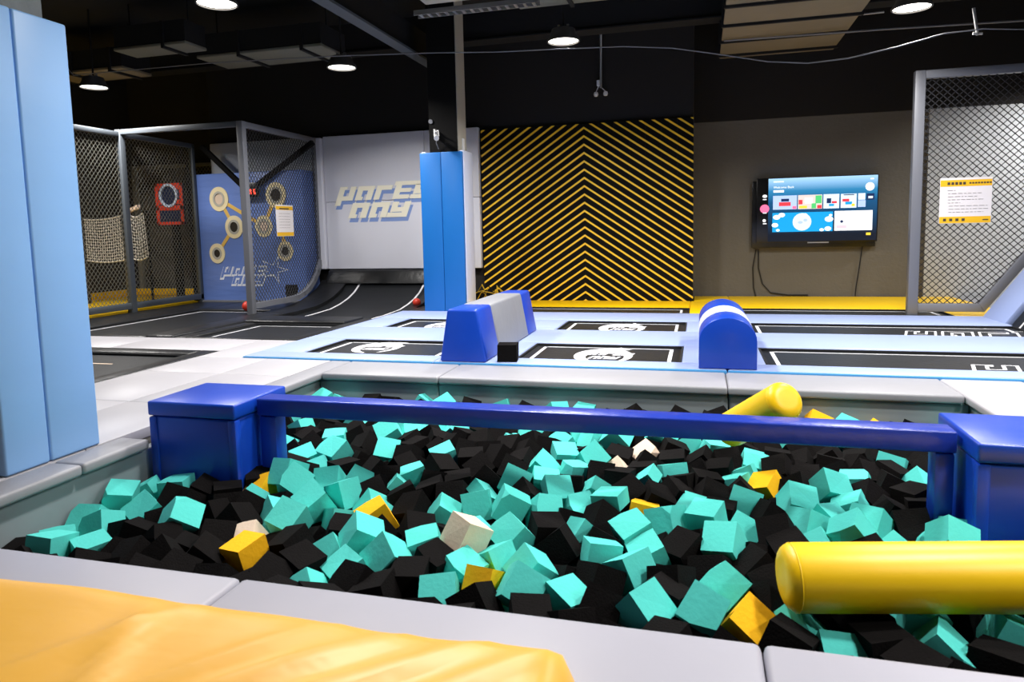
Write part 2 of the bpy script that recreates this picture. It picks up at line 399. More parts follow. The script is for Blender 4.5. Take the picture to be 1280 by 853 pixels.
# ------------------------------------------------------------------ lamps
def lathe(bm, prof, c, n=24):
    rings = [[bm.verts.new((c[0]+r*math.cos(2*math.pi*k/n), c[1]+r*math.sin(2*math.pi*k/n), c[2]+z)) for k in range(n)] for r, z in prof]
    for q in range(len(rings)-1):
        for k in range(n): bm.faces.new((rings[q][k], rings[q][(k+1) % n], rings[q+1][(k+1) % n], rings[q+1][k]))
    return rings
LAMP_NAMES = ['above the netted goal cage', 'above the grey logo padding', 'in front of the striped wall', 'in front of the television', 'behind the right mesh fence',
  'above the left black trampolines', 'over the pale walkway', 'over the middle trampolines', 'over the half-round roller', 'far beyond the right boxes',
  'over the foam pit', 'over the right blue box', 'right of the foam pit', 'right of the yellow mat']
for i, (x, y) in enumerate(LAMPS):
    t = thing('ceiling_lamp', 'dark dome lamp with glowing white disc '+LAMP_NAMES[i], 'lamp', (x, y, LAMP_Z), 'dome lamps under the ceiling')
    bm = bmesh.new()
    lathe(bm, [(0.172, 0), (0.165, -0.012), (0.178, -0.012), (0.18, 0.004), (0.15, 0.05), (0.125, 0.12), (0.11, 0.125), (0.09, 0.13), (0.0005, 0.13)], (x, y, LAMP_Z))
    bmesh.ops.recalc_face_normals(bm, faces=bm.faces)
    o = from_bm('shade', bm, 'lamp_shell', t); smooth_flat(o)
    disc('diffuser', (x, y, LAMP_Z+0.006), 'z', 0, 0.168, 0.008, 'lamp_glow', t)
    tube('stem', [(x, y, LAMP_Z+0.12), (x, y, ZC)], 0.012, 'ceil_black', t, 6)
    for s in (-1, 1): box('bracket', x+s*.05-.012, x+s*.05+.012, y-.012, y+.012, LAMP_Z+.12, LAMP_Z+.17, 'metal_pale', t)
    ld = bpy.data.lights.new('lamp_light', 'AREA'); ld.shape = 'DISK'; ld.size = 0.32; ld.energy = LAMP_W; ld.color = (1.0, 0.97, 0.94)
    ld.spread = R(150)
    lo = bpy.data.objects.new('lamp_light', ld); COL.objects.link(lo); lo.parent = t; lo.location = (0, 0, -0.02)

# ================================================================== LEFT PILLAR
t = thing('padded_pillar', 'light blue padded pillar standing at the edge of the foam pit', 'pillar', (-3.3, 2.58, 0))
def vpad(x0, x1, y0, y1, z0, z1, m, parent, bev=0.02): return box('pad_panel', x0, x1, y0, y1, z0, z1, m, parent, bev, 3)
vpad(-3.055, -2.99, 2.325, 2.548, 0.0, 2.1, 'pillar_blue', t, 0.012); vpad(-3.055, -2.99, 2.552, 2.835, 0.0, 2.1, 'pillar_blue', t, 0.012)
vpad(-3.66, -3.06, 2.325, 2.39, 0.0, 2.1, 'pillar_blue', t, 0.012); vpad(-3.66, -3.06, 2.775, 2.835, 0.0, 2.1, 'pillar_blue', t, 0.012)
box('column', -3.6, -3.06, 2.395, 2.77, 0.0, ZC, 'concrete', t)
# ================================================================== MIDDLE PILLAR
t = thing('padded_pillar', 'blue padded pillar with black column top beside the striped wall', 'pillar', (-3.2, 8.85, 0))
vpad(-3.535, -3.245, 8.6, 8.66, 0, 2.09, 'pillar_front_shaded', t, 0.01); vpad(-3.241, -2.955, 8.6, 8.66, 0, 2.09, 'pillar_front_shaded', t, 0.01)
vpad(-3.01, -2.95, 8.664, 9.03, 0, 2.11, 'pillar_lit_and_white', t, 0.012); vpad(-3.535, -3.475, 8.664, 9.03, 0, 2.11, 'pillar_lit_and_white', t, 0.012)
box('column', -3.42, -3.035, 8.68, 9.02, 0, ZC, 'column_black', t)
box('lit_face', -3.035, -3.025, 8.69, 9.01, 2.05, ZC, 'column_pale', t)  # paler strip puts bounce light on the column side into colour
o = box('switch_box', -3.025, -3.005, 8.83, 8.90, 2.12, 2.28, 'white_plastic', t, 0.004)
t = thing('security_camera', 'small white security camera on the black column', 'camera', (-3.26, 8.6, 2.2))
p = at_y(545, 167, 8.66)
box('bracket', p.x-.01, p.x+.01, 8.6, 8.68, p.z-.05, p.z+.05, 'white_plastic', t, .004); tube('arm', [(p.x, 8.62, p.z+.02), (p.x+.07, 8.56, p.z+.02), (p.x+.075, 8.56, p.z-.05)], .009, 'white_plastic', t)
bm = bmesh.new(); b_tube(bm, [(p.x+.02, 8.60, p.z-.04), (p.x+.04, 8.56, p.z-.06), (p.x+.085, 8.45, p.z-.09)], .03, 12, rs=[.02, .03, .034]); bmesh.ops.recalc_face_normals(bm, faces=bm.faces); smooth_flat(from_bm('housing', bm, 'white_plastic', t))
tube('lead', [(p.x+.03, 8.6, p.z-.06), (p.x+.015, 8.62, p.z-.13), (p.x+.03, 8.66, p.z-.2)], .006, 'cable_pale', t)
p = at_y(538, 152, 8.66)
tag(disc('wall_sensor', (p.x, 8.66, p.z), 'y', 0, .028, .02, 'steel_grey'), 'tiny round sensor on the black column above the camera', 'sensor')
# emergency light above the striped wall
p = at_y(749, 108, 10.26); t = thing('emergency_light', 'small white emergency light with two round heads above striped wall', 'light', (p.x, 10.26, p.z))
box('body', p.x-.03, p.x+.03, 10.21, 10.27, p.z, p.z+.08, 'white_plastic', t, .006)
for q in ((745, 118), (757, 117)):
    h = at_y(*q, 10.2); bm = bmesh.new(); lathe(bm, [(.001, -.035), (.025, -.028), (.034, 0), (.025, .028), (.001, .035)], (h.x, 10.2, h.z), 14); smooth_flat(from_bm('lamp_head', bm, 'white_plastic', t))
    tube('arm', [(p.x, 10.24, p.z+.01), (h.x, 10.2, h.z+.03)], .006, 'white_plastic', t)

# ================================================================== WALL PADDING WITH LOGO
t = thing('wall_padding', 'pale grey wall padding with cream party day lettering', 'wall padding', (-4.5, 10.2, 0.5))
for x0, x1 in ((-5.83, -4.1), (-4.1, -3.22)):
    for z0, z1 in ((0.5, 1.575), (1.58, 2.62)): vpad(x0+.002, x1-.002, 10.16, 10.26, z0, z1, 'logo_pad', t, 0.012)
vpad(-5.96, -5.835, 10.1, 10.26, 0.5, 2.6, 'logo_pad', t, 0.02)
def on_wall(yy): return lambda u, v, wd: Vector((u, yy - wd, v))
f = on_wall(10.162)
for dx, dz in ((0.03, -0.1), (0.05, -0.13)): pass
word('letter_shadow', 'party', f, -5.60, 1.545, 0.27, .004, 'logo_blue', t, grow=.05, sy=.205, shear=.4)
word('letter_shadow', 'day', f, -5.40, 1.26, 0.29, .004, 'logo_blue', t, grow=.05, sy=.225, shear=.4)
f = on_wall(10.157)
word('letter', 'party', f, -5.62, 1.60, 0.27, .006, 'logo_cream', t, sy=.205, shear=.4, grow=.03)
word('letter', 'day', f, -5.42, 1.32, 0.29, .006, 'logo_cream', t, sy=.225, shear=.4, grow=.03)

# ================================================================== CHEVRON WALL
t = thing('striped_wall', 'black board wall with raised yellow chevron stripes', 'wall panel', (-1.64, 10.2, 0.0))
cx0, cx1, cz0, cz1, yp = -3.19, -0.088, 0.0, 2.575, 10.2
nb = 14; bw = (cx1-cx0)/nb
for k in range(nb): box('board', cx0+k*bw+.002, cx0+(k+1)*bw-.002, yp+.012, yp+.06, cz0, cz1, 'column_black', t)
hp = half_planes([(cx0, cz0), (cx1, cz0), (cx1, cz1), (cx0, cz1)])
ax, sl, th = -1.628, 0.672, 0.030
for k in range(-9, 23):
    za = 2.535 - 0.1195*k
    for s in (-1, 1):
        e = ax + s*1.7
        poly = clip_poly([(ax, za-th), (ax, za), (e, za-sl*1.7), (e, za-sl*1.7-th)], hp)
        if len(poly) >= 3: prism('stripe_slat', [(u, yp+.0, v) for u, v in poly], (0, .013, 0), 'slat_yellow', t)

# ================================================================== TELEVISION
tx0, tx1, tz0, tz1 = 0.80, 2.41, 0.80, 1.735
tag(box('mounting_box', 0.745, 2.40, 10.87, YB+.005, 0.725, 1.70, 'tv_black', None, .006), 'black wooden backing box behind the television', 'box')
t = thing('television', 'large wall television showing a bright blue game menu', 'television', (1.6, 10.8, tz0))
SCR = 10.80
box('bezel', tx0, tx1, SCR, 10.868, tz0, tz1, 'tv_black', t, .008)
box('screen', tx0+.16, tx1-.015, SCR-.004, SCR, tz0+.02, tz1-.012, 'tv_screen', t)
# one tile of the menu, in the pixel frame of the photograph's screen
def tile(name, px0, px1, py0, py1, m, d=.004):
    a, b = at_y((px0+px1)/2, py0, SCR-d), at_y((px0+px1)/2, py1, SCR-d); l, r = at_y(px0, (py0+py1)/2, SCR-d), at_y(px1, (py0+py1)/2, SCR-d)
    return box(name, l.x, r.x, SCR-.004-d, SCR-.003, b.z, a.z, m, t, 0.0)
cx = lambda u: 930+u*180/1280
cy = lambda v: 205+v*120/853
def ct(name, u0, u1, v0, v1, m, d=.004): return tile(name, cx(u0), cx(u1), cy(v0), cy(v1), m, d)
ct('menu_card', 258, 470, 282, 405, 'scr_lilac'); ct('menu_card', 480, 695, 275, 400, 'scr_mix'); ct('menu_card', 706, 846, 268, 395, 'scr_pale')
ct('menu_card', 860, 1000, 265, 390, 'scr_pale'); ct('menu_card', 1012, 1080, 322, 382, 'scr_lilac'); ct('menu_card', 1015, 1078, 260, 318, 'scr_pale')
ct('menu_card', 252, 788, 430, 602, 'scr_sky'); ct('menu_card', 804, 1140, 415, 590, 'scr_white')
ct('card_art', 310, 415, 340, 375, 'scr_red', .007); ct('card_art', 330, 400, 310, 335, 'scr_navy', .007); ct('card_art', 430, 465, 375, 400, 'scr_pink', .007)
ct('card_art', 635, 690, 280, 350, 'scr_green', .007); ct('card_art', 485, 520, 320, 360, 'scr_red', .007); ct('card_art', 540, 610, 300, 350, 'scr_white', .007); ct('card_art', 600, 640, 350, 396, 'scr_green', .007); ct('card_art', 650, 690, 365, 395, 'scr_red', .007); ct('card_art', 490, 560, 372, 395, 'scr_gold', .007)
ct('card_art', 735, 775, 305, 350, 'scr_navy', .007); ct('card_art', 780, 825, 330, 350, 'scr_red', .007); ct('card_art', 755, 800, 355, 375, 'scr_sky', .007)
ct('card_art', 875, 935, 310, 335, 'scr_red', .007); ct('card_art', 900, 960, 335, 360, 'scr_sky', .007); ct('card_art', 885, 980, 270, 278, 'scr_navy', .007); ct('card_art', 955, 985, 352, 376, 'scr_gold', .007)
ct('card_art', 1090, 1158, 262, 318, 'scr_navy', .004); ct('card_art', 1105, 1145, 285, 305, 'scr_pale', .007)
ct('card_art', 820, 910, 545, 572, 'scr_rose', .007); ct('card_art', 1085, 1125, 610, 632, 'scr_gold', .007)
# moon and clouds on the blue card
def dot(name, u, v, r, m, d=.007, sy=1.0):
    c = at_y(cx(u), cy(v), SCR-d); rr = r*180/1280*10.8/F_PX*1.06
    return disc(name, (c.x, SCR-.004-d, c.z), 'y', 0, rr, .004, m, t, 20, sy)
dot('moon', 515, 515, 68, 'scr_pale'); dot('moon_mark', 500, 520, 18, 'scr_lilac', .011, .6); dot('moon_mark', 545, 500, 14, 'scr_lilac', .011, .8); dot('star', 545, 455, 14, 'scr_white', .011)
for u, v, r in ((290, 475, 26), (335, 455, 24), (275, 545, 24), (300, 590, 14), (755, 490, 30), (770, 455, 12), (745, 575, 24), (690, 585, 16)): dot('cloud', u, v, r, 'scr_white', .007, .7)
dot('avatar', 1120, 200, 31, 'scr_white'); dot('avatar', 868, 512, 11, 'scr_navy', .009)
dot('menu_icon', 183, 400, 34, 'scr_pink', .004); dot('menu_icon', 185, 288, 17, 'scr_white', .004, .7); dot('menu_icon', 180, 505, 12, 'scr_white', .004)
for v in (317, 437, 532): ct('menu_caption', 168, 200, v-4, v+4, 'scr_white', .004)
ct('menu_caption', 262, 355, 152, 166, 'scr_pale', .004); ct('menu_caption', 262, 355, 234, 254, 'scr_white', .004); ct('menu_caption', 1125, 1155, 125, 136, 'scr_white', .004)
def text_part(name, s, loc, size, m, parent, rot=(R(90), 0, 0)):
    cu = bpy.data.curves.new(name, 'FONT'); cu.body = s; cu.size = size; cu.extrude = 0.0008; cu.resolution_u = 2
    ob = bpy.data.objects.new(name, cu); COL.objects.link(ob)
    dg = bpy.context.evaluated_depsgraph_get(); dg.update(); me = bpy.data.meshes.new_from_object(ob.evaluated_get(dg))
    bpy.data.objects.remove(ob)
    M = Euler(rot).to_matrix()
    for v in me.vertices: v.co = M @ v.co
    return link(name, me, m, parent, loc)
p = at_y(cx(262), cy(220), SCR-.008); text_part('greeting_text', 'Welcome Back', (p.x, SCR-.009, p.z), .045, 'scr_white', t)
box('stand_logo', 1.50, 1.78, SCR-.006, SCR+.01, tz0-.012, tz0+.004, 'metal_pale', t)
# cables under the television
def wcab(pxs, label):
    tag(tube('power_cable', [at_y(px, py, YB-.02) for px, py in pxs], .008, 'cable', None, 6), label, 'cable')
wcab([(945, 312), (941, 335), (942, 360), (945, 372)], 'black cable hanging straight below the left of the television')
wcab([(948, 312), (948, 335), (953, 355), (963, 366), (985, 369), (1010, 369)], 'black cable curling from the television to the yellow floor')
wcab([(1078, 308), (1074, 335), (1070, 360), (1069, 370)], 'black cable hanging below the right of the television')
# ================================================================== PIT: walls and rim pads
PX0, PX1, PY0, PY1 = -2.845, 1.60, 1.74, 4.735      # inside of the wall pads
def rim(x0, x1, y0, y1, label, m='rim_grey', z0=-.055, z1=0.0, bev=.016, group='grey rim pads around the foam pit'):
    tag(box('rim_pad', x0+.002, x1-.002, y0+.002, y1-.002, z0, z1, m, None, bev, 3), label, 'rim pad', group)
rim(-2.80, -1.845, 4.69, 5.19, 'grey rim pad of the foam pit in front of the left trampolines')
rim(-1.845, 0.185, 4.69, 5.19, 'grey rim pad of the foam pit between the trapezoid block and the roller')
rim(0.185, 1.56, 4.69, 5.19, 'grey rim pad of the foam pit in front of the right trampolines')
rim(-2.995, -2.80, 0.9, 1.735, 'grey rim pad at the near corner before the padded pillar', 'rim_grey')
rim(-2.985, -2.80, 1.735, 2.55, 'grey rim pad under the front of the light blue pillar')
rim(-2.985, -2.80, 2.55, 2.965, 'grey rim pad between the light blue pillar and the blue box')
rim(-2.995, -2.80, 3.45, 5.19, 'grey rim pad behind the left blue box')
rim(1.56, 2.05, 3.46, 5.19, 'pale rim pad behind the right blue box', 'deck')
rim(1.56, 2.05, 1.8, 3.46, 'pale rim pad beside the right blue box', 'deck')
rim(-2.79, -1.365, 1.15, 1.775, 'pale grey near rim pad under the left part of the yellow mat', 'near_grey', -.075, 0, .02)
rim(-1.365, 0.158, 1.15, 1.775, 'pale grey near rim pad beside the rounded end of the yellow mat', 'near_grey', -.075, 0, .02)
rim(0.158, 2.05, 1.15, 1.775, 'pale grey near rim pad before the big yellow roller', 'near_grey', -.075, 0, .02)
for i, (x0, x1) in enumerate(((-2.79, -1.365), (-1.365, .158), (.158, 2.05))):
    tag(box('deck_mat', x0, x1, -.3, 1.148, -.075, -.004, 'near_grey', None, .02, 3), ['pale grey deck mat under the left of the yellow mat', 'pale grey deck mat under the middle of the yellow mat', 'pale grey deck mat right of the yellow mat'][i], 'deck mat')
def pitwall(x0, x1, y0, y1, label):
    tag(box('pit_wall_pad', x0+.002, x1-.002, y0+.002, y1-.002, ZF, -.062, 'pit_grey', None, .016, 3), label, 'wall pad', 'grey pads lining the foam pit')
pitwall(PX0, -1.86, PY1, PY1+.1, 'grey pit wall pad at the far left corner of the foam pit')
pitwall(-1.86, .19, PY1, PY1+.1, 'grey pit wall pad facing the middle of the foam pit')
pitwall(.19, PX1, PY1, PY1+.1, 'grey pit wall pad behind the leaning yellow roller')
pitwall(PX0-.1, PX0, 1.2, PY1+.1, 'long grey pit wall pad below the light blue pillar')
pitwall(PX1, PX1+.1, 1.2, PY1+.1, 'long grey pit wall pad behind the right blue box')
pitwall(PX0, PX1, PY0-.1, PY0, 'grey pit wall pad on the near side of the foam pit')

# ================================================================== BALANCE BEAM AND BOXES
def soft_box(x0, x1, y0, y1, label, name='padded_box'):
    t = thing(name, label, 'box', ((x0+x1)/2, (y0+y1)/2, ZF))
    box('body', x0+.012, x1-.012, y0+.012, y1-.012, ZF, .118, 'royal', t, .014, 3)
    box('lid', x0, x1, y0, y1, .122, .2, 'royal', t, .012, 3)
    for s, (a, b) in enumerate(((x0+.002, x0+.05), (x1-.05, x1-.002))): box('corner_pad', a, b, y0+.004, y0+.05, ZF, .117, 'royal', t, .01, 2)
soft_box(-2.815, -2.28, 2.972, 3.437, 'royal blue padded box at the left end of the balance beam')
soft_box(1.038, 1.56, 2.972, 3.45, 'royal blue padded box at the right end of the balance beam')
t = thing('balance_beam', 'long blue padded balance beam across the foam pit', 'balance beam', (-.62, 3.2, ZF))
box('bar', -2.268, 1.022, 3.138, 3.262, .104, .197, 'beam_blue', t, .010, 3)
box('support_post', -2.265, -2.165, 3.15, 3.25, ZF, .10, 'royal', t, .012, 2)
box('support_post', .945, 1.02, 3.15, 3.25, ZF, .10, 'royal', t, .012, 2)

# ================================================================== YELLOW ROLLERS
def roller(p0, p1, r, label):
    p0, p1 = Vector(p0), Vector(p1); d = (p1-p0); L = d.length; t_ = thing('foam_roller', label, 'roller', (p0+p1)/2)
    bm = bmesh.new(); n = d.normalized(); st = []; rs = []
    for k in range(7):
        a = k/6*math.pi/2; e = .045*(1-math.sin(a)); st.append(p0+n*e); rs.append(r-.045+.045*math.sin(a) if k else r-.05)
    st = sorted(st, key=lambda v: (v-p0).length); rs = sorted(rs)
    st2 = [p1-(q-p0) for q in st][::-1]; rs2 = rs[::-1]
    mid = [p0.lerp(p1, f) for f in (.2, .4, .6, .8)]
    b_tube(bm, st+mid+st2, r, 32, rs=rs+[r]*4+rs2); bmesh.ops.recalc_face_normals(bm, faces=bm.faces)
    smooth_flat(from_bm('cover', bm, 'yellow', t_), 30)
    bm = bmesh.new(); c0 = p0+n*.035; a = n.orthogonal().normalized(); c = n.cross(a)
    ring = [c0+(a*math.cos(q*math.pi/16)+c*math.sin(q*math.pi/16))*(r-.004) for q in range(33)]
    b_tube(bm, ring, .0045, 5); smooth_flat(from_bm('seam_piping', bm, 'yellow', t_))
roller((.262, 2.30, -.085), (1.58, 2.54, -.055), .108, 'big yellow foam roller lying on the near foam cubes')
_a = at_y(985, 499, 3.38)
roller(_a, _a+Vector((-.42, .75, -.5)).normalized()*.58, .092, 'small yellow foam roller leaning over the balance beam')
ROLL_OBB = [((.262+1.58)/2, (2.30+2.54)/2, -.07, 1.34, .2, .2, math.atan2(.24, 1.318), 0), ]

# ================================================================== TRAMPOLINES (pale blue rows)
def pad(x0, x1, y0, y1, label, m='pale_blue', z=0.02, th=.05, bev=.018, group='pale blue trampoline pads', name='trampoline_pad'):
    return tag(box(name, x0+.0015, x1-.0015, y0+.0015, y1-.0015, z-th, z, m, None, bev, 3), label, 'trampoline pad', group)
def logo_on_bed(t, c, z, s):
    f = lambda u, v, wd: Vector((c[0]+u*s, c[1]+v*s*1.5, z+wd))
    bm = bmesh.new(); n = 40; o1 = []; i1 = []
    for k in range(n+1):
        a = math.radians(-60 + 330*k/n)
        o1.append(bm.verts.new(f(.30*math.cos(a), .27*math.sin(a), .002)))
        wdt = .02 + .13*math.sin(math.pi*k/n)**.8
        i1.append(bm.verts.new(f((.30-wdt)*math.cos(a)+.01, (.27-wdt)*math.sin(a), .002)))
    for k in range(n): bm.faces.new((o1[k], o1[k+1], i1[k+1], i1[k]))
    bmesh.ops.recalc_face_normals(bm, faces=bm.faces)
    if bm.faces[0].normal.z < 0: bmesh.ops.reverse_faces(bm, faces=bm.faces)
    from_bm('logo_swoosh', bm, 'white_line', t)
    bm = bmesh.new(); vs = [bm.verts.new(f(.13+(.11 if k % 2 == 0 else .045)*math.sin(k*math.pi/5)*1.3, .23+(.11 if k % 2 == 0 else .045)*math.cos(k*math.pi/5), .003)) for k in range(10)]
    bm.faces.new(vs[::-1]); bm.normal_update(); from_bm('logo_star', bm, 'white_line', t)
    g = lambda u, v, wd: Vector((c[0]+u, c[1]+v, z+.001+wd))
    word('logo_letter', 'party', g, -.22*s, .02*s, .085*s, .003, 'white_line', t, grow=.0, sy=.14*s); word('logo_letter', 'day', g, -.14*s, -.19*s, .085*s, .003, 'white_line', t, grow=.0, sy=.14*s)
def trampoline(x0, x1, y0, y1, label, logo=None, big=None, m='bed_black', zb=-.012, lw=.03, inset=.085, group='black trampoline beds', sides='lrnf'):
    t = thing('trampoline', label, 'trampoline', ((x0+x1)/2, (y0+y1)/2, zb), group)
    box('bed', x0, x1, y0, y1, zb-.012, zb, m, t)
    a, b, c, d = x0+inset, x1-inset, y0+inset*.8, y1-inset*.75
    if 'l' in sides: box('border_line', a, a+lw, c, d, zb, zb+.002, 'white_line', t)
    if 'r' in sides: box('border_line', b-lw, b, c, d, zb, zb+.002, 'white_line', t)
    if 'n' in sides: box('border_line', a, b, c, c+lw*.8, zb, zb+.002, 'white_line', t)
    if 'f' in sides: box('border_line', a, b, d-lw*.55, d, zb, zb+.002, 'white_line', t)
    for (p, q, r_, s_) in ((x0, x0+.015, y0, y1), (x1-.015, x1, y0, y1), (x0+.016, x1-.016, y0, y0+.015), (x0+.016, x1-.016, y1-.02, y1)):
        box('frame_bar', p, q, r_, s_, zb-.01, zb+.02, 'black_gap', t)
    if logo: logo_on_bed(t, logo[:2], zb, logo[2])
    if big:
        g = lambda u, v, wd: Vector((u, v, zb+.001+wd))
        word('logo_letter', 'party', g, big[0], big[1], big[2], .002, 'white_line', t, grow=.05, adv=1.25, sy=big[3])
        g = lambda u, v, wd: Vector((u, v, zb+.0035+wd))
        word('logo_letter_fill', 'party', g, big[0], big[1], big[2], .001, m, t, grow=-.04, adv=1.25, sy=big[3])
    return t
lg = lambda px, py: at_z(px, py, -.012)
p = lg(490, 428) - Vector((0, .32, 0)); trampoline(-3.42, -2.1, 5.44, 6.24, 'near trampoline left of the trapezoid block with white logo', (p.x, p.y, .74))
p = lg(760, 437) - Vector((0, .32, 0)); trampoline(-1.455, -.13, 5.44, 6.24, 'near trampoline between the trapezoid block and the roller with white logo', (p.x, p.y, .82))
trampoline(.49, 3.3, 5.44, 6.24, 'near long trampoline right of the half-round roller', None, (lg(1214, 462).x, 5.55, .28, .24))
p = lg(568, 403) - Vector((0, .32, 0)); trampoline(-3.42, -2.1, 7.08, 7.86, 'far trampoline beside the middle pillar partly behind the trapezoid block', (p.x, p.y, .74))
p = lg(781, 405.5) - Vector((0, .32, 0)); trampoline(-1.455, -.13, 7.08, 7.86, 'far trampoline before the striped wall with white logo', (p.x, p.y, .82))
trampoline(.49, 3.0, 7.08, 7.86, 'far long trampoline ending at the sloped wall', None, (lg(1131, 419).x, 7.25, .25, .28))
# pads, row by row
XP = [(-3.86, -2.08), (-2.08, 0.2), (.2, 3.6)]
nm = ['left of the trapezoid block', 'between trapezoid block and roller', 'right of the half-round roller']
for i, (a, b) in enumerate(XP):
    o = pad(a, b, 5.2, 5.44, 'pale blue trampoline pad next to the pit rim '+nm[i])
    box('edge_trim', a+.004, b-.004, 5.188, 5.203, -.02, .012, 'sky_edge', o, .004)
    pad(a, b, 6.24, 7.08, 'wide pale blue pad between the two trampoline rows '+nm[i])
    pad(a, b if i < 2 else 3.0, 7.86, 8.6, 'pale blue pad behind the far trampolines '+nm[i])
for y0, y1, n in ((5.44, 6.24, 'near'), (7.08, 7.86, 'far')):
    pad(-3.86, -3.42, y0, y1, 'pale blue pad on the left end of the %s trampoline row' % n)
    pad(-2.1, -1.455, y0, y1, 'pale blue cross pad %s the trapezoid block' % ('under' if n == 'near' else 'behind'))
    pad(-.13, .49, y0, y1, 'pale blue cross pad %s the half-round roller' % ('under' if n == 'near' else 'behind'))
pad(3.3, 4.6, 5.44, 6.24, 'pale blue pad at the right end of the near trampoline row')
# yellow back row
def ypad(x0, x1, y0, y1, label): pad(x0, x1, y0, y1, label, 'yellow', .004, .05, .012, 'yellow floor pads', 'floor_pad')
ypad(-3.0, 3.6, 8.6, 8.70, 'narrow yellow floor pad behind the pale blue pads')
trampoline(-2.55, -.12, 8.70, 9.28, 'thin back trampoline in the yellow floor before the striped wall', m='bed_black', zb=-.012)
trampoline(.42, 2.75, 8.70, 9.28, 'thin back trampoline in the yellow floor before the television wall', m='bed_black', zb=-.012)
ypad(-3.2, -2.55, 8.70, 10.2, 'yellow floor pad beside the middle pillar'); ypad(-.12, .42, 8.70, 10.2, 'yellow floor pad behind the half-round roller')
ypad(-2.55, -.12, 9.28, 10.2, 'yellow floor pad at the foot of the striped wall')
ypad(.42, 3.42, 9.28, 10.95, 'yellow floor pad at the foot of the television wall'); ypad(-.08, .42, 10.2, 10.95, 'yellow floor pad in the corner of the striped wall')
ypad(2.75, 3.42, 8.70, 9.28, 'yellow floor pad at the foot of the right mesh fence')
pad(3.42, 7.0, 8.7, 10.85, 'grey floor pad behind the sloped wall', 'rim_grey', .004, .05, .012, None, 'floor_pad')

# sloped trampoline wall on the right
t = thing('sloped_trampoline', 'sloped trampoline wall with pale blue edge pad and black bed', 'trampoline', (3.5, 7.6, -.06))
sx, sz = math.cos(R(55)), math.sin(R(55))
def slab(name, a, b, y0, y1, th, m, bev=.0):
    A = Vector((3.0+sx*a, 0, -.05+sz*a)); B = Vector((3.0+sx*b, 0, -.05+sz*b)); n = Vector((-sz, 0, sx))
    pts = [A, B, B+n*th, A+n*th]
    return prism(name, [(q.x, y0, q.z) for q in pts], (0, y1-y0, 0), m, t, bev)
slab('bed', 0, 2.1, 6.9, 7.95, .012, 'bed_black'); slab('edge_pad', .03, 2.1, 7.98, 8.55, .07, 'pale_blue', .018); slab('edge_pad', .03, 2.1, 6.25, 7.05, .07, 'pale_blue', .018)
slab('border_line', 0, 2.1, 7.76, 7.79, .015, 'white_line'); slab('backing', 0.04, 2.1, 6.25, 8.55, -.05, 'steel_dark')
box('leg', 4.1, 4.16, 6.4, 6.46, ZF, 1.4, 'steel_dark', t); box('leg', 4.1, 4.16, 8.4, 8.46, ZF, 1.4, 'steel_dark', t)

# ================================================================== TRAPEZOID BLOCK, CUBE, HALF ROUND ROLLER
mat('block_grey', (134, 136, 142), 0.45, 0.3, 6.0, 0.08, 4.0)
t = thing('trapezoid_block', 'blue and grey trapezoid vaulting block on the near trampolines', 'vaulting block', (-1.825, 6.0, 0.02))
def trap(y0, y1, m, grow=0.0):
    b, tp, h, z = .2+grow, .125+grow, .42+grow, .021
    bm = bmesh.new()
    b_prism(bm, [(-1.825-b, y0, z), (-1.825+b, y0, z), (-1.825+tp, y0, z+h), (-1.825-tp, y0, z+h)], (0, y1-y0, 0)); bmesh.ops.recalc_face_normals(bm, faces=bm.faces)
    es = [e for e in bm.edges if abs(e.verts[0].co.y-e.verts[1].co.y) > .01 or min(e.verts[0].co.z, e.verts[1].co.z) > .3 or abs(e.verts[0].co.z-e.verts[1].co.z) > .1]
    bevel(bm, .022, 3, es)
    smooth_flat(from_bm('foam_section', bm, m, t), 35)
trap(5.205, 5.60, 'royal'); trap(5.602, 6.62, 'block_grey', .002); trap(6.622, 6.98, 'royal')
def foam_cube_mesh(name, s, chip=None, flat=1.0, seed=0):
    bm = bmesh.new(); h = s/2; b_box(bm, -h, h, -h, h, -h*flat, h*flat); rg = random.Random(seed)
    for k in range(chip or 0):
        c = Vector([rg.choice((-1, 1)) for _ in range(3)]); c.z *= flat
        n = Vector((c.x*rg.uniform(.15, 1), c.y*rg.uniform(.15, 1), c.z*rg.uniform(.15, 1))).normalized()
        far = max((v.co.dot(n) for v in bm.verts))
        bmesh.ops.bisect_plane(bm, geom=bm.verts[:]+bm.edges[:]+bm.faces[:], plane_co=n*(far-s*rg.uniform(.08, .2)), plane_no=n, clear_outer=True)
        bmesh.ops.holes_fill(bm, edges=[e for e in bm.edges if e.is_boundary], sides=0)
    for v in bm.verts: v.co += Vector([rg.uniform(-.022, .022)*s for _ in range(3)])
    bmesh.ops.recalc_face_normals(bm, faces=bm.faces)
    me = bpy.data.meshes.new(name); bm.to_mesh(me); bm.free(); return me
me = foam_cube_mesh('black_cube', .155, 0, .85, 3); o = link('foam_cube', me, 'foam_black', None, (-1.475, 5.30, .09)); o.rotation_euler = (0, 0, R(8))
tag(o, 'black foam cube beside the blue trapezoid block', 'foam cube')
t = thing('half_round_roller', 'blue and white half-round foam block on the near trampolines', 'vaulting block', (.2, 5.9, .02))
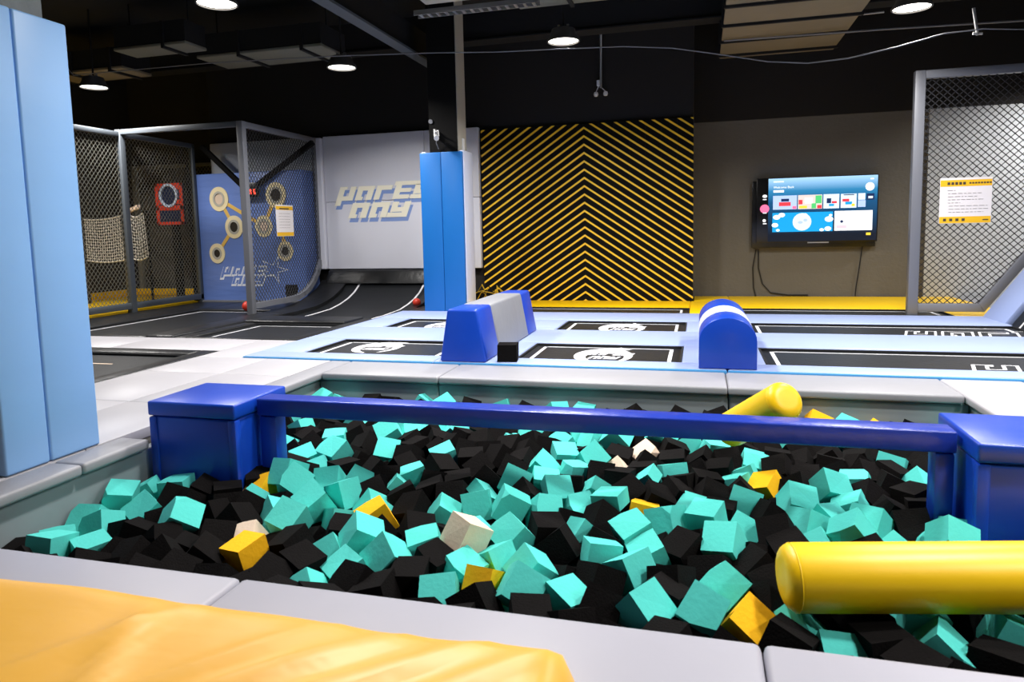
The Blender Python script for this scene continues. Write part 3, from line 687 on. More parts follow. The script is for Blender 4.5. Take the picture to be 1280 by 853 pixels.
def half_round(y0, y1, m, grow=0.0):
    pts = []; r = .203+grow
    for k in range(17):
        a = math.pi*k/16; pts.append((.201+r*math.cos(a), y0, .021+.2+(.175+grow)*math.sin(a)))
    pts = [(.201+r, y0, .021)] + pts + [(.201-r, y0, .021)]
    bm = bmesh.new(); b_prism(bm, pts, (0, y1-y0, 0)); bmesh.ops.recalc_face_normals(bm, faces=bm.faces)
    es = [e for e in bm.edges if abs(e.verts[0].co.y-e.verts[1].co.y) < 1e-5]; bevel(bm, .008, 2, es)
    smooth_flat(from_bm('foam_section', bm, m, t), 35)
half_round(5.205, 5.62, 'royal'); half_round(5.622, 6.02, 'pillar_lit_and_white', .003); half_round(6.022, 6.6, 'royal')

# bag of yellow and black straps behind the block
t = thing('strap_bundle', 'black crate with tangled yellow straps by the middle pillar', 'crate', (-2.75, 9.3, 0))
box('crate_body', -3.05, -2.62, 9.2, 9.5, .0, .20, 'column_black', t, .01)
rg = random.Random(5)
for k in range(14):
    x, y = rg.uniform(-3.02, -2.65), rg.uniform(9.16, 9.3); tube('strap', [(x, y, .12), (x+rg.uniform(-.1, .1), y-.01, .22+rg.uniform(0, .1)), (x+rg.uniform(-.2, .2), y+.05, .18)], .009, 'hand_yellow' if k % 3 else 'column_black', t, 5)
# ================================================================== LEFT BLACK TRAMPOLINES
def bpad(x0, x1, y0, y1, label, z=.004, th=.06, bev=.02, name='trampoline_pad'): return pad(x0, x1, y0, y1, label, 'black_vinyl', z, th, bev, 'black trampoline pads', name)
trampoline(-7.0, -4.5, 2.4, 5.28, 'near black trampoline behind the light blue pillar', sides='', zb=-.03)
o = box('border_line', -7.0, -4.95, 4.86, 4.885, -.03, -.027, 'foam_beige'); o.parent = bpy.data.objects['trampoline.008'] if 'trampoline.008' in bpy.data.objects else None
if o.parent: o.location -= world_loc(o.parent)
bpad(-7.0, -4.5, 5.28, 5.48, 'black pad on the far side of the near black trampoline'); bpad(-4.5, -4.32, 2.4, 5.48, 'black pad along the walkway edge of the near black trampoline')
trampoline(-7.15, -5.78, 6.3, 8.68, 'black trampoline in front of the blue target wall', zb=-.025, lw=.02, inset=.1, sides='lf')
trampoline(-5.25, -4.05, 6.25, 7.36, 'small black trampoline before the curved ramp', zb=-.025, lw=.02, inset=.12, sides='lf')
bpad(-7.95, -7.15, 6.15, 9.72, 'black pad between the target trampoline and the netted goal cage'); bpad(-7.15, -5.78, 6.15, 6.3, 'black pad on the near side of the target trampoline')
bpad(-7.15, -5.9, 8.68, 9.72, 'black pad at the foot of the blue target wall'); bpad(-5.78, -5.42, 6.15, 8.2, 'raised black divider pad between the black trampolines', .02)
bpad(-5.42, -5.25, 6.15, 7.36, 'narrow black pad beside the divider'); bpad(-5.25, -4.05, 6.15, 6.25, 'black pad on the near side of the small black trampoline')
bpad(-5.42, -4.05, 7.36, 7.86, 'black pad at the foot of the curved ramp', .03); bpad(-4.05, -3.87, 6.15, 7.83, 'narrow black pad beside the pale blue trampoline pads', .01)
bpad(-3.87, -3.55, 8.602, 10.1, 'black pad between the curved ramp and the middle pillar')
# curved ramp
t = thing('curved_ramp', 'black curved ramp trampoline rising to the logo padding', 'ramp', (-4.8, 9.2, -.06))
prof = [(7.84, -.05), (8.6, -.05), (9.1, -.03), (9.4, .015), (9.65, .075), (9.85, .15), (10.0, .235), (10.06, .28)]
def ramp_strip(name, x0, x1, dz, m, th=.012):
    bm = bmesh.new(); rows = []
    for (y, z) in prof: rows.append([bm.verts.new((x, y, z+dz+h)) for x, h in ((x0, 0), (x1, 0), (x1, -th), (x0, -th))])
    for a, b in zip(rows, rows[1:]):
        for k in range(4): bm.faces.new((a[k], a[(k+1) % 4], b[(k+1) % 4], b[k]))
    bm.faces.new(rows[0]); bm.faces.new(rows[-1][::-1]); bmesh.ops.recalc_face_normals(bm, faces=bm.faces)
    smooth_flat(from_bm(name, bm, m, t), 50)
ramp_strip('bed', -5.5, -4.0, 0, 'bed_black'); ramp_strip('border_line', -5.24, -5.21, .004, 'white_line', .004); ramp_strip('border_line', -4.14, -4.11, .004, 'white_line', .004)
ramp_strip('side_pad', -5.9, -5.45, .05, 'black_vinyl', .07); ramp_strip('side_pad', -4.02, -3.875, .03, 'black_vinyl', .05)
prism('top_pad', [(-5.8, 9.98, .27), (-5.8, 10.15, .27), (-5.8, 10.155, .485), (-5.8, 10.09, .49)], (2.25, 0, 0), 'black_vinyl', t, .03, 3)
box('frame_bar', -5.5, -4.0, 10.07, 10.15, .12, .26, 'black_gap', t)
for sx_ in (-5.88, -3.66): box('leg', sx_-.03, sx_+.03, 10.1, 10.16, ZF, .27, 'steel_dark', t)
def ball(c, r, label):
    bm = bmesh.new(); bmesh.ops.create_icosphere(bm, subdivisions=3, radius=r)
    me = bpy.data.meshes.new('ball'); bm.to_mesh(me); bm.free(); t_ = thing('play_ball', label, 'ball', (c[0], c[1], c[2]-r)); link('skin', me, 'red_ball', t_, c, True)
    bm = bmesh.new(); b_tube(bm, [(c[0]+r*math.cos(a*math.pi/12), c[1], c[2]+r*math.sin(a*math.pi/12)) for a in range(25)], .003, 5); from_bm('seam', bm, 'black_vinyl', t_)
p = at_y(309, 383, 8.5); ball((p.x, p.y, .075), .07, 'orange-red ball beside the grey cage post')
p = at_y(521, 378, 9.3); ball((p.x, p.y, p.z+.0), .06, 'red ball at the right edge of the curved ramp')

# ================================================================== TARGET WALL AND CAGES
t = thing('target_block', 'blue padded throwing target with ring holes and white logo', 'target wall', (-6.96, 9.9, -.05))
box('body', -7.955, -5.985, 9.75, 10.15, -.05, 2.08, 'target_blue', t, .02, 3)
TF = 9.748
for i, (px, py, r, rh, dk) in enumerate(((274, 249, .175, .09, 0), (293, 284, .165, .085, 1), (272, 317, .145, .07, 1), (330, 283, .155, .085, 0), (345, 244, .18, .10, 1), (357, 314, .14, .075, 1))):
    p = at_y(px, py, TF); g = disc('ring', (p.x, TF-.012, p.z), 'y', rh, r, .014, 'target_ring', t, 32, 1.12)
    disc('ring_tube', (p.x, TF-.018, p.z), 'y', rh-.012, rh+.02, .02, 'column_pale', g, 28, 1.12)
    disc('hole', (p.x, TF-.004, p.z), 'y', 0, rh-.01, .003, 'hole' if dk else 'foam_beige', g, 28, 1.12)
C6 = [at_y(px, py, TF) for px, py in ((274, 249), (293, 284), (272, 317), (330, 283), (345, 244), (357, 314))]
for a, b in ((0, 1), (1, 2), (0, 3), (3, 4), (4, 5)):
    A, B = C6[a], C6[b]; d = (B-A).normalized(); n_ = Vector((-d.z, 0, d.x))*.028
    s0, s1 = A+d*.15, B-d*.13
    prism('link_bar', [(q.x, TF-.006, q.z) for q in (s0+n_, s1+n_, s1-n_, s0-n_)], (0, .007, 0), 'target_bar', t)
f = on_wall(TF)
p = at_y(277, 345, TF); word('logo_letter', 'party', f, p.x, p.z, .17, .003, 'logo_white', t, grow=.07, sy=.14, shear=.4); q = at_y(290, 357, TF); word('logo_letter', 'day', f, q.x, q.z, .17, .003, 'logo_white', t, grow=.07, sy=.14, shear=.4)
f = on_wall(TF-.003); word('logo_letter_fill', 'party', f, p.x, p.z+.02, .17, .002, 'target_blue', t, grow=-.02, sy=.14, shear=.4); word('logo_letter_fill', 'day', f, q.x, q.z+.02, .17, .002, 'target_blue', t, grow=-.02, sy=.14, shear=.4)
c = at_y(343, 337, TF); star = []
for k in range(10):
    r = .24 if k % 2 == 0 else .08
    star.append((c.x+r*math.sin(k*math.pi/5+.35)*1.15, TF-.004, c.z+r*math.cos(k*math.pi/5+.35)))
prism('logo_star', star, (0, .004, 0), 'logo_white', t); prism('logo_star_fill', [(c.x+(x-c.x)*.78, TF-.007, c.z+(z-c.z)*.78) for x, y, z in star], (0, .004, 0), 'target_blue', t)
a, b = at_y(357, 356, TF), at_y(373, 373, TF); box('flap', a.x, b.x, TF-.006, TF, b.z, a.z, 'column_black', t)
box('foot_rail', -7.95, -6.0, 9.70, 9.745, -.05, .03, 'steel_grey', t)
tag(vpad(-7.95, -5.965, 10.16, 10.26, 2.085, 2.62, 'wall_white', None), 'pale wall pad above the blue target', 'wall pad').name = 'wall_pad'
t = thing('score_board', 'small black score board with red digits above the blue target', 'score board', (-6.95, 9.7, 1.7))
a, b = at_y(299, 229, 9.62), at_y(321, 246, 9.62); box('case', a.x, b.x, 9.62, 9.7, b.z, a.z, 'tv_black', t, .008)
for k in range(4):
    x = a.x+.04+k*.07; box('digit', x, x+.035, 9.615, 9.62, b.z+.04, b.z+.12, 'led_red' if k != 1 else 'scr_white', t)
for q0 in ((252, 183), (391, 178)): tube('brace', [at_y(*q0, 9.72), at_y(311, 240, 9.72)], .05, 'column_black', t, 4)

t = thing('mesh_cage', 'grey steel cage with diamond mesh beside the curved ramp', 'cage', (-6.9, 8.27, 0))
W = .045
def bar(name, a, b, m='steel_grey', r=W*1.2, par=None): return tube(name, [a, b], r, m, par or t, 4)
box('post', -5.995, -5.905, 8.22, 8.31, -.02, 2.6, 'steel_grey', t, .006); box('post', -5.99, -5.92, 10.08, 10.15, .5, 2.58, 'steel_grey', t, .006)
box('top_rail', -5.985, -5.915, 8.31, 10.15, 2.52, 2.6, 'steel_grey', t, .006)
crv = [(8.3, .10), (9.0, .10), (9.38, .11), (9.55, .15), (9.72, .22), (9.88, .34), (10.0, .47), (10.1, .64)]
bm = bmesh.new()
for (y0, z0), (y1, z1) in zip(crv, crv[1:]): b_tube(bm, [(-5.95, y0, z0), (-5.95, y1+.01, z1+.005)], .055, 4)
from_bm('bottom_rail', bm, 'steel_grey', t)
wire_mesh('wire_mesh', [(8.31, .12), (9.38, .12), (9.72, .24), (10.0, .48), (10.1, .64), (10.1, 2.54), (8.31, 2.54)], lambda u, v: Vector((-5.95, u, v)), .066, .0042, 'wire', t, 1.25)
box('top_rail', -7.93, -5.995, 8.23, 8.30, 2.53, 2.6, 'steel_dark', t, .006)
box('post', -7.985, -7.895, 8.22, 8.31, -.02, 2.6, 'steel_dark', t, .006)
box('bottom_rail', -7.98, -7.91, 5.9, 9.74, .05, .14, 'steel_dark', t, .006); box('top_rail', -7.98, -7.91, 5.9, 9.74, 2.5, 2.57, 'steel_dark', t, .006)
box('post', -7.98, -7.91, 9.68, 9.745, .0, 2.57, 'steel_dark', t, .006); box('post', -7.98, -7.91, 5.9, 5.97, .0, 2.57, 'steel_dark', t, .006)
wire_mesh('wire_mesh', [(5.97, .14), (9.68, .14), (9.68, 2.5), (5.97, 2.5)], lambda u, v: Vector((-7.945, u, v)), .066, .0038, 'wire_pale', t, 1.25)
t = thing('rear_mesh_panel', 'pale mesh panel across the back of the netted goal cage', 'mesh panel', (-9.1, 10.9, 0))
box('post', -10.2, -10.12, 10.82, 10.9, 0, 2.4, 'wire_pale', t, .006); box('post', -8.1, -8.03, 10.82, 10.9, 0, 2.4, 'wire_pale', t, .006); box('top_rail', -10.2, -8.03, 10.83, 10.89, 2.34, 2.4, 'wire_pale', t, .006)
wire_mesh('wire_mesh', [(-10.12, .1), (-8.1, .1), (-8.1, 2.34), (-10.12, 2.34)], lambda u, v: Vector((u, 10.86, v)), .07, .004, 'wire_pale', t, 1.25)
def notice(name, label, f, u0, u1, v0, v1, lines, rows, cat='notice'):
    t_ = thing(name, label, cat, f((u0+u1)/2, v0, 0)); H = v1-v0
    def pl(n, a, b, c, d, w0, w1, m):
        bm = bmesh.new(); lo = [bm.verts.new(f(x, y, w0)) for x, y in ((a, c), (b, c), (b, d), (a, d))]; hi = [bm.verts.new(f(x, y, w1)) for x, y in ((a, c), (b, c), (b, d), (a, d))]
        bm.faces.new(hi); bm.faces.new(lo[::-1])
        for k in range(4): bm.faces.new((lo[k], lo[(k+1) % 4], hi[(k+1) % 4], hi[k]))
        bmesh.ops.recalc_face_normals(bm, faces=bm.faces); return from_bm(n, bm, m, t_)
    pl('sheet', u0, u1, v0, v1, 0, .004, 'paper')
    pl('header_band', u0+.003, u1-.003, v1-H*rows[0][1], v1-H*rows[0][0], .004, .005, 'paper_yellow'); pl('footer_band', u0+.003, u1-.003, v0+.004, v0+H*rows[1], .004, .005, 'paper_yellow')
    W_ = u1-u0; rg = random.Random(len(label))
    for (a, b, c, d) in lines: pl('print_mark', u0+W_*a, u0+W_*b, v0+H*c, v0+H*d, .005, .006, 'ink')
marks = [(.14+.075*k, .14+.075*k+.055, .845, .905) for k in range(5)] + [(.56+.055*k, .6+.055*k, .86, .895) for k in range(8)]
for r_, (a, b) in enumerate(((.15, .3), (.16, .8), (.16, .72), (.16, .85), (.16, .4), (.18, .95), (.18, .95), (.18, .85))):
    x = a; rr = random.Random(r_)
    while x < b: w_ = rr.uniform(.03, .11); marks.append((x, min(b, x+w_), .72-.068*r_, .727-.068*r_)); x += w_+.025
marks += [(.08+.12*k, .14+.12*k, .05, .11) for k in range(4)] + [(.84, .95, .06, .085)]
notice('notice_sign', 'white and yellow notice hung on the right mesh fence', lambda u, v, wd: Vector((u, 8.745-wd, v)), 2.565, 3.07, 1.03, 1.53, marks, ((.05, .19), .15))
notice('notice_sign', 'white and yellow notice hung on the grey cage mesh', lambda u, v, wd: Vector((-5.935+wd, u, v)), 8.93, 9.37, 1.05, 1.51, [(.2, .75, .86, .9)]+[(.15, .8, .72-.09*k, .726-.09*k) for k in range(6)], ((.04, .16), .13))

# netted goal area with yellow floor
ypad(-10.28, -8.0, 5.9, 8.3, 'yellow floor pad in the near part of the netted goal cage'); ypad(-10.28, -8.0, 8.3, 10.78, 'yellow floor pad in the far part of the netted goal cage')
tag(box('wall_skirt', -10.28, -8.02, 10.80, 10.82, .005, .13, 'yellow', None, .005), 'low yellow skirt at the back of the goal cage', 'skirt'); tag(box('wall_skirt', -10.29, -10.27, 5.9, 10.78, .005, .13, 'yellow', None, .005), 'low yellow skirt along the left wall of the goal cage', 'skirt')
t = thing('target_stand', 'red framed ring target on a black pole inside the goal cage', 'target stand', (-8.5, 9.85, .004))
rx0, rx1, rz0, rz1, ry = -8.775, -8.235, 1.28, 1.965, 9.8
box('panel', rx0, rx1, ry, ry+.04, rz0, rz1, 'dark_blue', t, .008)
for a, b, c, d in ((rx0, rx0+.06, rz0, rz1), (rx1-.06, rx1, rz0, rz1), (rx0, rx1, rz0, rz0+.05), (rx0, rx1, rz1-.05, rz1), (rx0, rx1, 1.52, 1.60)): box('red_frame', a, b, ry-.015, ry, c, d, 'red_frame', t, .004)
for a, c in ((rx0+.06, 1.62), (rx1-.15, 1.62), (rx0+.06, 1.86), (rx1-.15, 1.86)): box('red_corner', a, a+.09, ry-.012, ry, c, c+.07, 'red_frame', t, .004)
disc('ring', ((rx0+rx1)/2, ry-.035, 1.765), 'y', .145, .18, .03, 'blue_ring', t, 32, 1.08)
box('pole', -8.54, -8.42, ry+.045, ry+.12, .004, 1.4, 'column_black', t, .006); box('base_plate', -8.7, -8.3, ry-.1, ry+.25, .004, .03, 'column_black', t, .006); box('pole', -8.2, -8.05, ry+.05, ry+.12, .004, 2.3, 'column_black', t, .006)
t = thing('goal_net', 'white cord goal net with curved top inside the goal cage', 'goal net', (-9.3, 9.3, .004))
def net(name, cor, nu, nv, r=.006):
    bm = bmesh.new(); A, B, C_, D = [Vector(c) for c in cor]
    def Q(u, v): return A.lerp(B, u).lerp(D.lerp(C_, u), v) + Vector((0, 0, -.05*math.sin(math.pi*u)))
    for i in range(nu+1): b_tube(bm, [Q(i/nu, j/4) for j in range(5)], r, 3, caps=False)
    for j in range(nv+1): b_tube(bm, [Q(i/8, j/nv) for i in range(9)], r*(2.2 if j in (0, nv) else 1), 3, caps=False)
    from_bm(name, bm, 'net_white', t)
net('back_net', ((-9.85, 9.3, .73), (-8.86, 9.3, .75), (-8.84, 9.3, 1.48), (-9.85, 9.3, 1.40)), 22, 15); net('side_net', ((-8.82, 9.22, .76), (-8.55, 9.3, .78), (-8.6, 9.3, 1.47), (-8.80, 9.22, 1.44)), 7, 14)
prism('corner_pad', [(-8.86, 9.2, 1.46), (-8.60, 9.2, 1.54), (-8.60, 9.2, 1.60), (-8.86, 9.2, 1.51)], (0, .06, 0), 'foam_beige', t)
box('frame_post', -9.90, -9.78, 9.27, 9.33, .004, 1.42, 'wall_dark', t, .006); tube('frame_post', [(-8.55, 9.33, .004), (-8.55, 9.33, 1.5)], .02, 'column_black', t)

# ================================================================== RIGHT MESH FENCE
t = thing('mesh_fence', 'grey steel fence with black diamond mesh beside the sloped wall', 'fence', (3.2, 8.79, 0))
Fy = 8.79
box('post', 2.285, 2.39, Fy-.045, Fy+.045, .002, 2.71, 'steel_grey', t, .008); box('top_rail', 2.39, 4.5, Fy-.04, Fy+.04, 2.62, 2.71, 'steel_grey', t, .008)
prism('bottom_rail', [(2.39, Fy-.04, .045), (3.055, Fy-.04, .045), (3.0, Fy-.04, .135), (2.39, Fy-.04, .135)], (0, .08, 0), 'steel_grey', t, .006)
prism('sloped_rail', [(3.056, Fy-.04, .045), (4.5, Fy-.04, 2.05), (4.5, Fy-.04, 2.2), (3.0, Fy-.04, .135)], (0, .08, 0), 'steel_grey', t, .006)
box('post', 4.42, 4.5, Fy-.04, Fy+.04, -.6, 2.62, 'steel_grey', t, .006)
wire_mesh('wire_mesh', [(2.39, .13), (3.0, .13), (4.42, 2.1), (4.42, 2.62), (2.39, 2.62)], lambda u, v: Vector((u, Fy, v)), .078, .0055, 'wire', t, .95)

# ================================================================== FOREGROUND YELLOW MAT
t = thing('landing_mat', 'thick yellow vinyl mat lying on the near pit rim', 'mat', (-1.6, .9, 0))
bm = bmesh.new(); x0, x1, y0, y1, z0, z1 = -3.4, -.262, -.2, 1.505, .002, .095
nx, ny = 90, 50
rg = random.Random(2); ph = [(rg.uniform(0, 6), rg.uniform(2.5, 6.5), rg.uniform(.6, 1.6)) for _ in range(6)]
def mz(x, y):
    e = 0
    for a, fr, k in ph: e += math.sin(fr*(x*1.6+y*k)+a)
    d = min(x1-x, y1-y, 1.0); crease = 0
    for cxm, slope, am in ((-1.42, .3, .02), (-1.3, -.2, .012), (-.78, .55, .03), (-.95, .5, .026), (-.62, .6, .022), (-1.1, .45, .016)):
        u = (x-cxm)-(y-1.2)*slope*2; crease += am*math.exp(-(u/.035)**2)
    return z1 + .0022*e + crease*min(1, d*6)
top = {}
for i in range(nx+1):
    for j in range(ny+1):
        x, y = x0+(x1-x0)*i/nx, y0+(y1-y0)*j/ny
        dx, dy = x1-x, y1-y; r = .07; drop = 0
        ex, ey = max(0, r-dx)/r, max(0, r-dy)/r; q = min(1, math.hypot(ex, ey)); drop = r*(1-math.sqrt(max(0, 1-q*q)))
        # pull the corner points onto a rounded outline
        X, Y = x, y
        if dx < r and dy < r and ex+ey > 0:
            l = math.hypot(ex, ey)
            if l > 1: X = x1-r+r*ex/l; Y = y1-r+r*ey/l
        top[i, j] = bm.verts.new((X, Y, mz(x, y)-drop))
for i in range(nx):
    for j in range(ny): bm.faces.new((top[i, j], top[i+1, j], top[i+1, j+1], top[i, j+1]))
ring = [top[i, 0] for i in range(nx)]+[top[nx, j] for j in range(ny)]+[top[i, ny] for i in range(nx, 0, -1)]+[top[0, j] for j in range(ny, 0, -1)]
low = [bm.verts.new((v.co.x, v.co.y, z0)) for v in ring]
for k in range(len(ring)):
    k2 = (k+1) % len(ring); bm.faces.new((ring[k2], ring[k], low[k], low[k2]))
bm.faces.new(low); bmesh.ops.recalc_face_normals(bm, faces=bm.faces)
o = from_bm('cover', bm, 'mat_yellow', t); smooth_flat(o, 60)
tube('seam_piping', [(x0+.1, y1-.004, .028), (x1-.075, y1-.004, .028)], .004, 'mat_yellow', t, 6)
tube('seam_piping', [(x1-.004, y1-.08, .028), (x1-.004, y0+.1, .028)], .004, 'mat_yellow', t, 6)
# ================================================================== FOAM CUBES
S = 0.132
TEAL = [(180,593),(248,600),(199,614),(185,632),(199,645),(235,658),(119,641),(97,658),(136,662),(110,685),(71,687),(14,667),(354,563),(359,580),(400,585),
 (340,604),(360,618),(401,622),(422,607),(347,648),(337,665),(413,648),(423,689),(378,542),(371,528),(421,563),(300,612),
 (460,488),(425,493),(549,497),(577,500),(638,505),(711,505),(742,506),(441,532),(485,552),(512,545),(543,537),(572,542),(427,557),(670,545),(635,556),(555,576),
 (704,556),(723,552),(745,559),(771,562),(822,556),(405,583),(429,608),(708,576),(742,583),(687,590),(720,598),(494,620),(410,627),(419,651),(470,639),(607,620),
 (647,612),(686,614),(703,622),(752,617),(601,640),(638,652),(686,649),(737,640),(756,646),(733,675),(783,675),(582,676),(443,685),(449,712),(490,712),(522,697),
 (618,705),(658,719),(786,712),(813,695),(573,719),(563,740),(667,755),(708,757),(403,730),(822,786),(864,561),(892,576),(928,593),(947,586),(1049,566),(1022,520),
 (1144,505),(1108,593),(1146,610),(1054,624),(1078,612),(874,659),(918,661),(1023,652),(996,666),(1025,685),(1085,668),(1057,683),(921,698),(1221,668),
 (1197,692),(1173,675),(1142,693),(913,613),(938,637),(899,745),(1266,702),(974,559),(857,634),(983,787),(870,784),(1023,801),(1146,784),(1176,816),(1266,800),
 (480,572),(800,610),(843,600),(1090,640),(520,600),(560,650),(650,680),(840,660),(760,700),(1005,640)]
YEL = [(323,604),(318,695),(458,656),(786,644),(611,736),(955,612),(920,781),(1010,505),(1078,523)]
BEI = [(309,672),(561,695),(810,576),(771,588)]
def surf(x, y): return -.285 + .035*(y-1.8)/2.9 + .012*math.sin(3.1*x+1.3)*math.cos(2.7*y)
rg = random.Random(11)
cub = []                                            # [pos, euler, colour, layer]
def rnd_rot(k):
    return (rg.uniform(-.75, .75), rg.uniform(-.75, .75), rg.uniform(0, math.pi))
def inside(x, y): return PX0+.08 < x < PX1-.08 and PY0+.08 < y < PY1-.08
for lst, c in ((TEAL, 0), (YEL, 2), (BEI, 3)):
    for (px, py) in lst:
        p = at_z(px, py, -.235)
        p = at_z(px, py, surf(p.x, p.y)+.012)
        p.x = min(max(p.x, PX0+.09), PX1-.09); p.y = min(max(p.y, PY0+.09), PY1-.09)
        cub.append([p, rnd_rot(0), c, 0])
ncol = len(cub)
step = .122
for dx in (0,):
    y = PY0+.08
    r_ = 0
    while y < PY1-.07:
        x = PX0+.08 + (r_ % 2)*step/2
        while x < PX1-.07:
            X, Y = x+rg.uniform(-.03, .03), y+rg.uniform(-.03, .03)
            if inside(X, Y) and all((X-c[0].x)**2+(Y-c[0].y)**2 > .098**2 for c in cub[:ncol]):
                cub.append([Vector((X, Y, surf(X, Y)-.012+rg.uniform(-.035, .035))), rnd_rot(1), 1, 1])
            cub.append([Vector((x+rg.uniform(-.04, .04)+.07, y+.06+rg.uniform(-.04, .04), surf(X, Y)-.14+rg.uniform(-.02, .02))), rnd_rot(2), 0 if rg.random() < .22 else 1, 2])
            x += step
        y += step*.92; r_ += 1
N = len(cub)
P = np.array([tuple(c[0]) for c in cub]); RM = np.array([np.array(Euler(c[1]).to_matrix()) for c in cub])
LAY = np.array([c[3] for c in cub]); mob = np.where(LAY == 0, .07, np.where(LAY == 1, .8, 1.0))
HE = np.full((N, 3), S/2*.985)
# static obstacles: padded boxes, beam, posts, rollers
def obb(c, h, rot=(0, 0, 0)): return (np.array(c), np.array(h), np.array(Euler(rot).to_matrix()))
OBS = [obb((-2.55, 3.205, -.28), (.27, .235, .48)), obb((1.3, 3.21, -.28), (.265, .24, .48)), obb((-.62, 3.2, .15), (1.65, .064, .05)),
       obb((-2.215, 3.2, -.3), (.052, .052, .42)), obb((.983, 3.2, -.3), (.04, .052, .42)),
       obb((.921, 2.42, -.07), (.66, .078, .1), (0, 0, math.atan2(.24, 1.318))), obb((.921, 2.42, -.07), (.66, .104, .075), (0, 0, math.atan2(.24, 1.318))),
       obb((_a.x-.122, _a.y+.218, _a.z-.145), (.085, .085, .29), Vector((-.42, .75, -.5)).to_track_quat('Z', 'Y').to_euler())]
OP = np.array([o[0] for o in OBS]); OH = np.array([o[1] for o in OBS]); OR = np.array([o[2] for o in OBS])
def sat(pa, ra, ha, pb, rb, hb):
    """batch box-box test: penetration depth (<=0: apart) and push direction from a to b"""
    T = pb-pa; A = np.swapaxes(ra, 1, 2); B = np.swapaxes(rb, 1, 2)
    ax = [A[:, i] for i in range(3)]+[B[:, i] for i in range(3)]
    ax += [np.cross(A[:, i], B[:, j]) for i in range(3) for j in range(3)]
    best = np.full(len(pa), 1e9); dr = np.zeros((len(pa), 3))
    for q, L in enumerate(ax):
        n = np.linalg.norm(L, axis=1); ok = n > 1e-4; L = L/np.maximum(n, 1e-9)[:, None]
        prA = sum(np.abs(np.einsum('ij,ij->i', A[:, i], L))*ha[:, i] for i in range(3))
        prB = sum(np.abs(np.einsum('ij,ij->i', B[:, i], L))*hb[:, i] for i in range(3))
        t_ = np.einsum('ij,ij->i', T, L); dep = prA+prB-np.abs(t_)
        dep = np.where(ok, dep*(1.0 if q < 6 else 1.02), 1e8)
        s = dep < best; best = np.where(s, dep, best); dr = np.where(s[:, None], L*np.where(t_ >= 0, 1, -1)[:, None], dr)
    return best, dr
for it in range(70):
    D = P[:, None]-P[None]; d2 = (D**2).sum(-1); iu = np.triu(d2 < (S*1.72)**2, 1); I, J = np.nonzero(iu)
    dep, dr = sat(P[I], RM[I], HE[I], P[J], RM[J], HE[J]); k = dep > 0
    I, J, dep, dr = I[k], J[k], dep[k], dr[k]; mv = np.zeros_like(P); wsum = mob[I]+mob[J]
    np.add.at(mv, I, -dr*(dep*mob[I]/wsum*.55)[:, None]); np.add.at(mv, J, dr*(dep*mob[J]/wsum*.55)[:, None])
    for o in range(len(OBS)):
        n_ = np.arange(N); near = np.linalg.norm(P-OP[o], axis=1) < np.linalg.norm(OH[o])+S
        n_ = n_[near]
        if len(n_):
            dep, dr = sat(np.repeat(OP[o][None], len(n_), 0), np.repeat(OR[o][None], len(n_), 0), np.repeat(OH[o][None], len(n_), 0), P[n_], RM[n_], HE[n_])
            dr[:, 2] = np.where(o in (2, 5, 6, 7), np.minimum(dr[:, 2], 0)-.2, dr[:, 2])
            mv[n_] += dr*np.where(dep > 0, dep, 0)[:, None]*.8
    mv[:, 2] *= np.where(LAY == 2, 1.0, .6)
    P += np.clip(mv, -.05, .05)
    ext = np.abs(RM).sum(2)*S/2
    P[:, 0] = np.clip(P[:, 0], PX0+ext[:, 0], PX1-ext[:, 0]); P[:, 1] = np.clip(P[:, 1], PY0+ext[:, 1], PY1-ext[:, 1])
    zt = np.array([surf(x, y) for x, y in P[:, :2]])
    P[:, 2] = np.where(LAY == 0, np.clip(P[:, 2], zt-.015, zt+.09), np.where(LAY == 1, np.clip(P[:, 2], zt-.14, zt+.02), np.clip(P[:, 2], zt-.36, zt-.12)))
SH = [foam_cube_mesh('foam_cube', S, 0, 1, 1), foam_cube_mesh('foam_cube', S, 1, 1, 2), foam_cube_mesh('foam_cube', S, 2, 1, 3), foam_cube_mesh('foam_cube', S, 0, 1, 4), foam_cube_mesh('foam_cube', S, 1, 1, 9), foam_cube_mesh('foam_cube', S, 0, .55, 6)]
FM = ['teal', 'foam_black', 'foam_yellow', 'foam_beige']; FN = ['teal', 'black', 'golden yellow', 'beige']
MESH = {}
for c in range(4):
    for k, me in enumerate(SH):
        m2 = me.copy(); m2.materials.append(MATS[FM[c]]); MESH[c, k] = m2
dist = np.linalg.norm(P-np.array([0, 0, CAM_H]), axis=1)
order = [i for i in range(N) if LAY[i] == 0] + sorted([i for i in range(N) if LAY[i] == 1], key=lambda i: dist[i])
single = set(order[:298]); fill = []
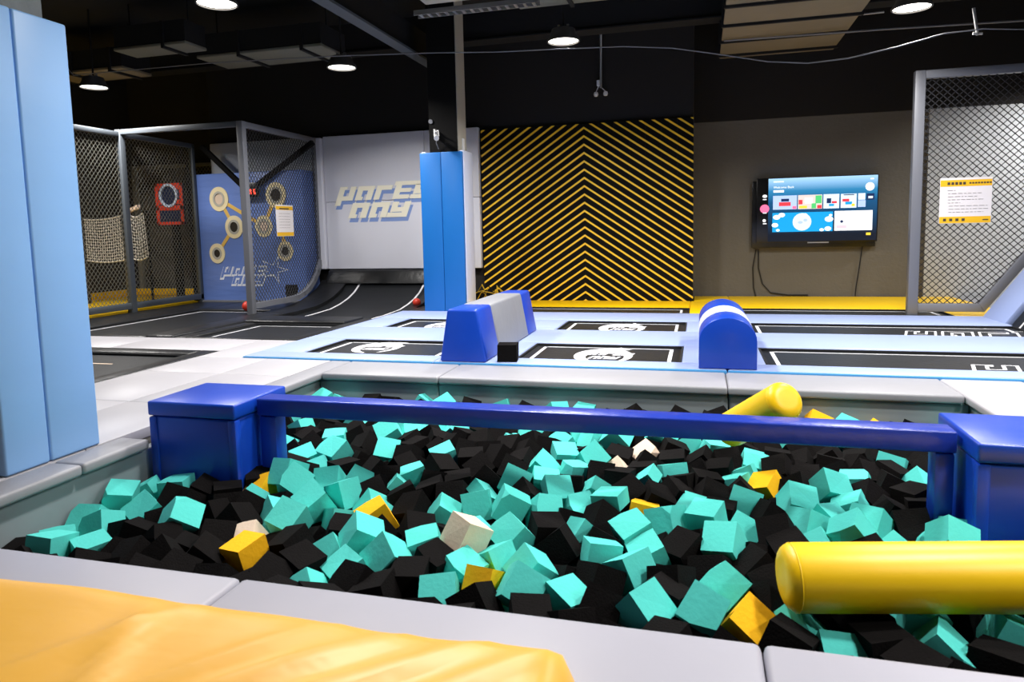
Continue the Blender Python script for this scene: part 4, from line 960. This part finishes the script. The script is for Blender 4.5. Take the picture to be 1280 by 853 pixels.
for i in range(N):
    c = cub[i][2]; k = rg.choice((0, 0, 1, 2, 3, 4, 4, 5)) if c != 1 else rg.choice((0, 0, 3, 1, 4))
    if i in single:
        o = bpy.data.objects.new('foam_cube', MESH[c, k]); COL.objects.link(o); o.location = P[i]; o.rotation_euler = cub[i][1]
        x, y = P[i, 0], P[i, 1]; st = {0: '', 1: 'chipped ', 2: 'badly chipped ', 3: 'uneven ', 4: 'cut-off ', 5: 'flat '}[k]
        others = [j for j in range(ncol) if j != i and cub[j][2] in (2, 3)]
        nj = min(others, key=lambda j: np.hypot(*(P[j, :2]-P[i, :2])))
        if np.hypot(*(P[nj, :2]-P[i, :2])) < .2: side = 'next to a %s cube' % FN[cub[nj][2]]
        elif abs(y-3.2) < .13: side = 'right under the balance beam'
        elif -2.9 < x < -2.05 and 2.75 < y < 3.65: side = 'beside the left padded box'
        elif x > .85 and 2.75 < y < 3.7: side = 'beside the right padded box'
        elif x > .1 and 2.1 < y < 2.7: side = 'beside the big yellow roller'
        elif abs(x-.25) < .22 and 3.3 < y < 4.4: side = 'beside the leaning yellow roller'
        elif x < PX0+.22: side = 'against the pit wall below the blue pillar'
        elif y > PY1-.25: side = 'against the far pit wall'
        elif y < PY0+.22: side = 'tucked under the near rim pad'
        elif y > 3.26: side = 'behind the balance beam amid other cubes'
        else: side = 'before the balance beam amid other cubes'
        tag(o, '%s%s foam cube %s' % (st, FN[c], side), 'foam cube', '%s%s foam cubes %s' % (st, FN[c], side))
    else: fill.append((i, c, k))
V, FC, MI, base = [], [], [], 0
for i, c, k in fill:
    me = SH[k]; M_ = RM[i]
    for v in me.vertices: V.append(tuple(M_ @ np.array(v.co) + P[i]))
    for p in me.polygons: FC.append([base+q for q in p.vertices]); MI.append(c)
    base += len(me.vertices)
me = bpy.data.meshes.new('foam_filling'); me.from_pydata(V, [], FC)
for n in FM: me.materials.append(MATS[n])
me.polygons.foreach_set('material_index', MI); me.update()
o = bpy.data.objects.new('foam_filling', me); COL.objects.link(o)
tag(o, 'mass of mostly black foam cubes filling the pit below', 'foam cubes', None, 'stuff')
